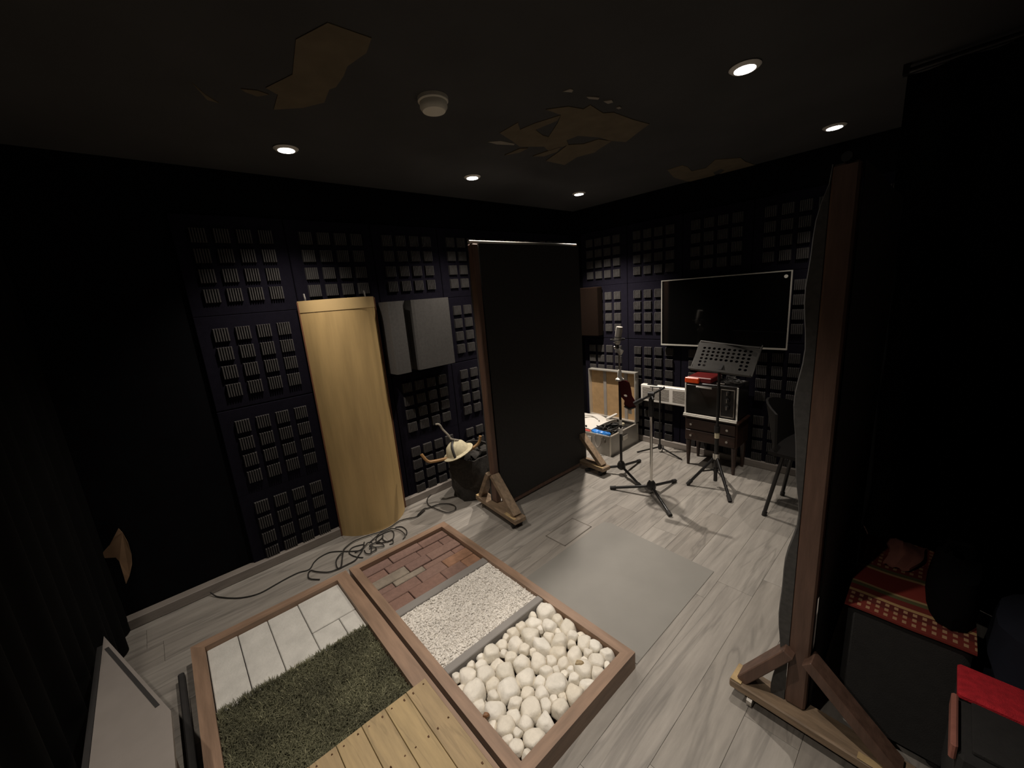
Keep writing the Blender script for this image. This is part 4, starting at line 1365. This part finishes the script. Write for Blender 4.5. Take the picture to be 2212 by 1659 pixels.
B().span(OX0 - 0.004, OX0 + 0.006, OY0 - 0.010, OY0, OZ0 + 0.0, OZ1 - 0.004).obj('side_trim', 'trim_silver', ov)
B().span(OX1 - 0.006, OX1 + 0.004, OY0 - 0.010, OY0, OZ0 + 0.0, OZ1 - 0.004).obj('side_trim', 'trim_silver', ov)
B().span(OX0 - 0.008, OX1 + 0.006, OY0 - 0.024, OY0 - 0.012, OZ0 + 0.004, OZ0 + 0.013).obj('bottom_trim', 'trim_silver', ov)
B().span(OX0 - 0.008, OX1 + 0.006, OY0 - 0.030, OY0 - 0.018, OZ0 - 0.007, OZ0 + 0.0).obj('bottom_trim', 'trim_silver', ov)
for xs in (OX0 + 0.03, OX1 - 0.03):
    B().cyl((xs, OY0 + 0.03, 0.462), (xs, OY0 + 0.03, 0.472), 0.012).cyl((xs, OY1 - 0.03, 0.462), (xs, OY1 - 0.03, 0.472), 0.012).obj('oven_foot', 'rubber', ov)
rb_ = thing('red_box', 'red plastic box with a bright orange front flap on the oven, at its left end', 'box', (-1.37, 3.40, OZ1))
B().span(-1.472, -1.27, 3.315, 3.53, OZ1 + 0.001, OZ1 + 0.046, bev=0.006).obj('box_body', 'red_lid', rb_)
B().span(-1.478, -1.362, 3.292, 3.314, OZ1 - 0.004, OZ1 + 0.044, bev=0.006).obj('front_flap', 'orange', rb_, False, 'bright orange flap')
o = B().span(-1.235, -1.17, 3.33, 3.36, OZ1 + 0.001, OZ1 + 0.012, bev=0.003).obj('steel_bar', 'chrome', loc=(-1.20, 3.345, OZ1))
tag(o, 'short chrome bar lying on the oven right of the red box', 'metal bar')
bq = B()
for q in range(12):
    p = Vector((-1.12 + rnd.uniform(-.05, .05), 3.40 + rnd.uniform(-.07, .07), OZ1 + 0.012))
    bq.tube([p + Vector((0.03 * math.cos(a), 0.03 * math.sin(a), 0.004 * q * .5)) for a in [2 * math.pi * k / 10 for k in range(10)]], 0.005, 5, True)
o = bq.obj('cable_coil', 'cable', None, True, loc=(-1.12, 3.40, OZ1))
tag(o, 'dark tangled cord lying on the right half of the oven top', 'cord', kind='stuff')

# ================================================================== CHAIR (far right)
ch = thing('black_chair', 'black shell chair with thin splayed legs, half hidden behind the near screen', 'chair', (-0.44, 2.98, 0))
A, Bk = [], []
for i in range(9):
    ra, rb = [], []
    v = i / 8
    for j in range(9):
        u = j / 8 - 0.5
        yv = 2.98 + u * (0.42 - 0.05 * v)
        xv = -0.705 - 0.075 * v + 0.10 * (2 * u) ** 2 * (0.4 + 0.6 * v)
        zv = 0.455 + 0.33 * v - 0.05 * (2 * u) ** 2 * v
        ra.append((xv, yv, zv))
        rb.append((xv + 0.014, yv, zv))
    A.append(ra)
    Bk.append(rb)
B().slab(A, Bk).obj('backrest', 'chair', ch, True)
A, Bk = [], []
for i in range(7):
    ra, rb = [], []
    for j in range(9):
        u, v = j / 8 - 0.5, i / 6
        xv, yv = -0.70 + 0.44 * v, 2.98 + u * 0.43
        zv = 0.455 + 0.02 * (2 * u) ** 2 - 0.012 * math.sin(v * 3)
        ra.append((xv, yv, zv + 0.022))
        rb.append((xv, yv, zv))
    A.append(ra)
    Bk.append(rb)
B().slab(A, Bk).obj('seat', 'chair', ch, True)
for (a, b) in (((-0.63, 2.84), (-0.715, 2.835)), ((-0.63, 3.12), (-0.70, 3.20)), ((-0.30, 2.84), (-0.22, 2.76)), ((-0.30, 3.12), (-0.22, 3.20))):
    lg = B().cyl((a[0], a[1], 0.458), (b[0], b[1], 0.012), 0.012, n=10).obj('leg', 'stand', ch, True)
    B().cyl((b[0], b[1], 0.0), (b[0] + (a[0] - b[0]) * .06, b[1] + (a[1] - b[1]) * .06, 0.03), 0.015, n=10).obj('rubber_foot', 'rubber', lg, True)
B().bar((-0.60, 2.845, 0.445), (-0.30, 2.845, 0.445), 0.02, 0.014).obj('seat_rail', 'stand', ch)
B().bar((-0.60, 3.115, 0.445), (-0.30, 3.115, 0.445), 0.02, 0.014).obj('seat_rail', 'stand', ch)

# ================================================================== RIGHT FOREGROUND: seat block, kilim, red bench
pf = thing('seat_block', 'low black upholstered block behind the near screen foot, under the kilim', 'pouf', (0.012, 1.82, 0))
B().span(-0.130, 0.152, 1.562, 2.07, 0.02, 0.486, bev=0.02).obj('upholstery', 'pouf', pf, True)
for xs in (-0.10, 0.12):
    for ysx in (1.60, 2.03):
        B().cyl((xs, ysx, 0), (xs, ysx, 0.022), 0.018).obj('foot', 'rubber', pf)
kb = B()
A, Bk = [], []
for i in range(15):
    ra, rb = [], []
    for j in range(15):
        u, v = i / 14, j / 14
        xv = -0.138 + 0.295 * u
        yv = 1.552 + 0.52 * v
        zv = 0.488 + 0.003 * (1 + math.sin(u * 9 + v * 4)) * (0.3 + v)
        ra.append((xv, yv, zv + 0.007))
        rb.append((xv, yv, zv + 0.0))
    A.append(ra)
    Bk.append(rb)
kb.slab(A, Bk)
o = kb.obj('kilim', 'kilim', None, True, loc=(0.01, 1.812, 0.49))
tag(o, 'red patterned kilim with ochre stripes laid over the black seat block', 'rug')
pk = B()
A, Bk = [], []
for i in range(9):
    ra, rb = [], []
    for j in range(9):
        u, v = i / 8, j / 8
        xv = -0.072 + 0.10 * u * (0.7 + 0.5 * v) + 0.012 * math.sin(5 * v)
        yv = 1.855 + 0.19 * v
        zv = 0.503 + 0.045 * math.sin(math.pi * v) * (0.4 + 0.6 * math.sin(math.pi * min(1, u * 1.3))) + 0.005 * math.sin(14 * u + 6 * v)
        ra.append((xv, yv, zv + 0.012))
        rb.append((xv, yv, zv + 0.002))
    A.append(ra)
    Bk.append(rb)
o = pk.slab(A, Bk).obj('pink_cloth', 'pink_cloth', None, True, loc=(-0.03, 1.95, 0.5))
tag(o, 'crumpled dusty pink cloth at the back of the kilim', 'cloth')


def soft_bag(name, label, cx, cy, rx, ry, z0, h, m):
    g = thing(name, label, 'bag', (cx, cy, z0))
    A, Bk = [], []
    for i in range(8):
        v = i / 7
        ra, rb = [], []
        for k in range(17):
            a = 2 * math.pi * k / 16
            q = (1 - 0.25 * v ** 2 + 0.04 * math.sin(3 * a + 4 * v)) * (1 if i < 7 else 0.3)
            e = lambda c_: math.copysign(abs(c_) ** 0.75, c_)
            ra.append((cx + rx * q * e(math.cos(a)), cy + ry * q * e(math.sin(a)), z0 + h * v))
            rb.append((cx + rx * 0.9 * q * e(math.cos(a)), cy + ry * 0.9 * q * e(math.sin(a)), z0 + 0.006 + (h - 0.02) * v))
        A.append(ra)
        Bk.append(rb)
    B().slab(A, Bk).obj('bag_body', m, g, True)
    B().lathe([(min(rx, ry) * 0.8, z0 + 0.001), (min(rx, ry) * 0.8, z0 + 0.006)], (cx, cy, 0), 16).obj('bag_base', m, g)
    B().tube([(cx - rx * .5, cy, z0 + h * 0.97), (cx - rx * .4, cy, z0 + h * 1.2), (cx + rx * .4, cy, z0 + h * 1.2), (cx + rx * .5, cy, z0 + h * 0.97)], 0.008, 6).obj('bag_handle', m, g, True)
    return g


soft_bag('black_bag', 'small soft black bag sitting on the right half of the kilim', 0.103, 1.80, 0.062, 0.185, 0.5035, 0.16, 'curtain')
soft_bag('navy_bag', 'tall dark navy bag on the floor between kilim block and the right edge', 0.345, 1.76, 0.185, 0.195, 0.0, 0.62, 'navy')
# red-topped bench
rbq = thing('plush_bench', 'black bench with a crimson plush band along its top, at the right edge', 'bench', (0.45, 1.40, 0))
B().span(0.128, 0.80, 1.235, 1.545, 0.10, 0.43, bev=0.01).obj('bench_body', 'pouf', rbq)
B().span(0.150, 0.80, 1.255, 1.418, 0.43, 0.444, bev=0.003).obj('seat_pad', 'pouf', rbq)
B().span(0.124, 0.80, 1.42, 1.545, 0.431, 0.452, bev=0.006).obj('plush_band', 'red_plush', rbq, False, 'crimson plush band')
B().span(0.1135, 0.1265, 1.24, 1.42, 0.40, 0.447, bev=0.004).obj('side_piping', 'pink_cloth', rbq, False, 'dusty red piping')
for xs in (0.16, 0.76):
    for ysx in (1.27, 1.51):
        B().cyl((xs, ysx, 0), (xs, ysx, 0.102), 0.018).obj('leg', 'steel', rbq)

# ================================================================== LEFT FOREGROUND: curtain, white-topped bench
ct = B()
A, Bk = [], []
for i in range(2):
    ra, rb = [], []
    for j in range(91):
        u = j / 90
        xv = -2.855 + 1.75 * u
        yv = -0.395 + 0.018 * math.sin(u * 60) + 0.008 * math.sin(u * 23)
        zv = 0.005 if i == 0 else 2.36
        ra.append((xv, yv, zv))
        rb.append((xv, yv - 0.006, zv))
    A.append(ra)
    Bk.append(rb)
cu = thing('stage_curtain', 'floor-length black stage curtain across the left side of the room', 'curtain', (-1.98, -0.395, 0))
ct.slab(A, Bk).obj('curtain_cloth', 'curtain', cu, True)
B().cyl((-2.85, -0.397, 2.372), (-1.1, -0.397, 2.372), 0.012).obj('curtain_rail', 'dark_plastic', cu, True)
B().span(-2.86, -2.84, -0.43, -0.365, 2.34, 2.40).obj('rail_bracket', 'dark_plastic', cu)
B().span(-1.12, -1.10, -0.41, -0.385, 2.36, 2.40).obj('rail_bracket', 'dark_plastic', cu)
blocker_cloth = B()  # added curtain that blocks lamp light and blacks out the right corner
A, Bk = [], []
for i in range(2):
    ra, rb = [], []
    for j in range(91):
        u = j / 90
        xv = -0.235 + 1.925 * u
        yv = 2.565 + 0.018 * math.sin(u * 62) + 0.008 * math.sin(u * 25)
        zv = 0.005 if i == 0 else 2.36
        ra.append((xv, yv, zv))
        rb.append((xv, yv + 0.006, zv))
    A.append(ra)
    Bk.append(rb)
blocker_curtain = thing('stage_curtain', 'added floor-length black curtain blocking light at the right, behind the near screen', 'curtain', (0.8, 2.565, 0))  # added light blocker that shares the left stage curtain's object name
blocker_cloth.slab(A, Bk).obj('curtain_cloth', 'curtain', blocker_curtain, True)
B().cyl((-0.24, 2.565, 2.372), (1.69, 2.565, 2.372), 0.012).obj('curtain_rail', 'dark_plastic', blocker_curtain, True)  # rail and brackets made only for the added curtain
B().span(-0.25, -0.23, 2.55, 2.58, 2.36, 2.40).obj('rail_bracket', 'dark_plastic', blocker_curtain)
B().span(1.66, 1.68, 2.55, 2.58, 2.36, 2.40).obj('rail_bracket', 'dark_plastic', blocker_curtain)
# limp brown cloth hanging at the left wall by the curtain edge
bq = B()
pl = [(-0.296, 0.582), (-0.287, 0.556), (-0.279, 0.493), (-0.281, 0.417), (-0.29, 0.366), (-0.312, 0.309), (-0.333, 0.274), (-0.331, 0.334), (-0.329, 0.41), (-0.337, 0.437), (-0.375, 0.452), (-0.376, 0.48), (-0.346, 0.507), (-0.32, 0.547)]
nv = len(pl)
bq._add([(-2.785 + 0.006 * math.sin(k), y, z) for k, (y, z) in enumerate(pl)] + [(-2.795 + 0.006 * math.sin(k), y, z) for k, (y, z) in enumerate(pl)],
        [list(range(nv)), list(range(nv, 2 * nv))[::-1]] + [[i, (i + 1) % nv, nv + (i + 1) % nv, nv + i] for i in range(nv)])
o = bq.obj('brown_cloth', 'brown_cloth', None, False, loc=(-2.79, -0.32, 0.4))
tag(o, 'dim limp brown cloth hanging on the left wall beside the black curtain edge', 'cloth')
wb = thing('white_bench', 'narrow white-topped bench with an oblique end and black inlaid strip, lower left', 'bench', (-1.5, -0.26, 0))
WZ = 0.45
P1, P2 = (-2.06, -0.345), (-1.475, -0.172)
B().prism([P1, (-0.95, -0.345), (-0.95, -0.172), P2], WZ - 0.022, WZ).obj('top', 'white_board', wb)
# black inlay parallel to the oblique end
ux, uy = P2[0] - P1[0], P2[1] - P1[1]
ll = math.hypot(ux, uy)
ux, uy = ux / ll, uy / ll
nx_, ny_ = uy, -ux
a0 = (P1[0] + ux * 0.09 + nx_ * 0.009, P1[1] + uy * 0.09 + ny_ * 0.009)
a1 = (P2[0] - ux * 0.055 + nx_ * 0.009, P2[1] - uy * 0.055 + ny_ * 0.009)
B().prism([a0, (a0[0] + nx_ * 0.011, a0[1] + ny_ * 0.011), (a1[0] + nx_ * 0.011, a1[1] + ny_ * 0.011), a1], WZ + 0.0002, WZ + 0.0015).obj('inlay_strip', 'rubber', wb)
B().span(-2.0, -0.95, -0.36, -0.346, WZ - 0.03, WZ + 0.001).obj('dark_edge', 'rubber', wb)
for xs, ysx in ((-1.85, -0.32), (-1.40, -0.20), (-0.98, -0.32), (-0.98, -0.20)):
    B().span(xs - 0.015, xs + 0.015, ysx - 0.015, ysx + 0.015, 0, WZ - 0.022).obj('leg', 'walnut', wb)
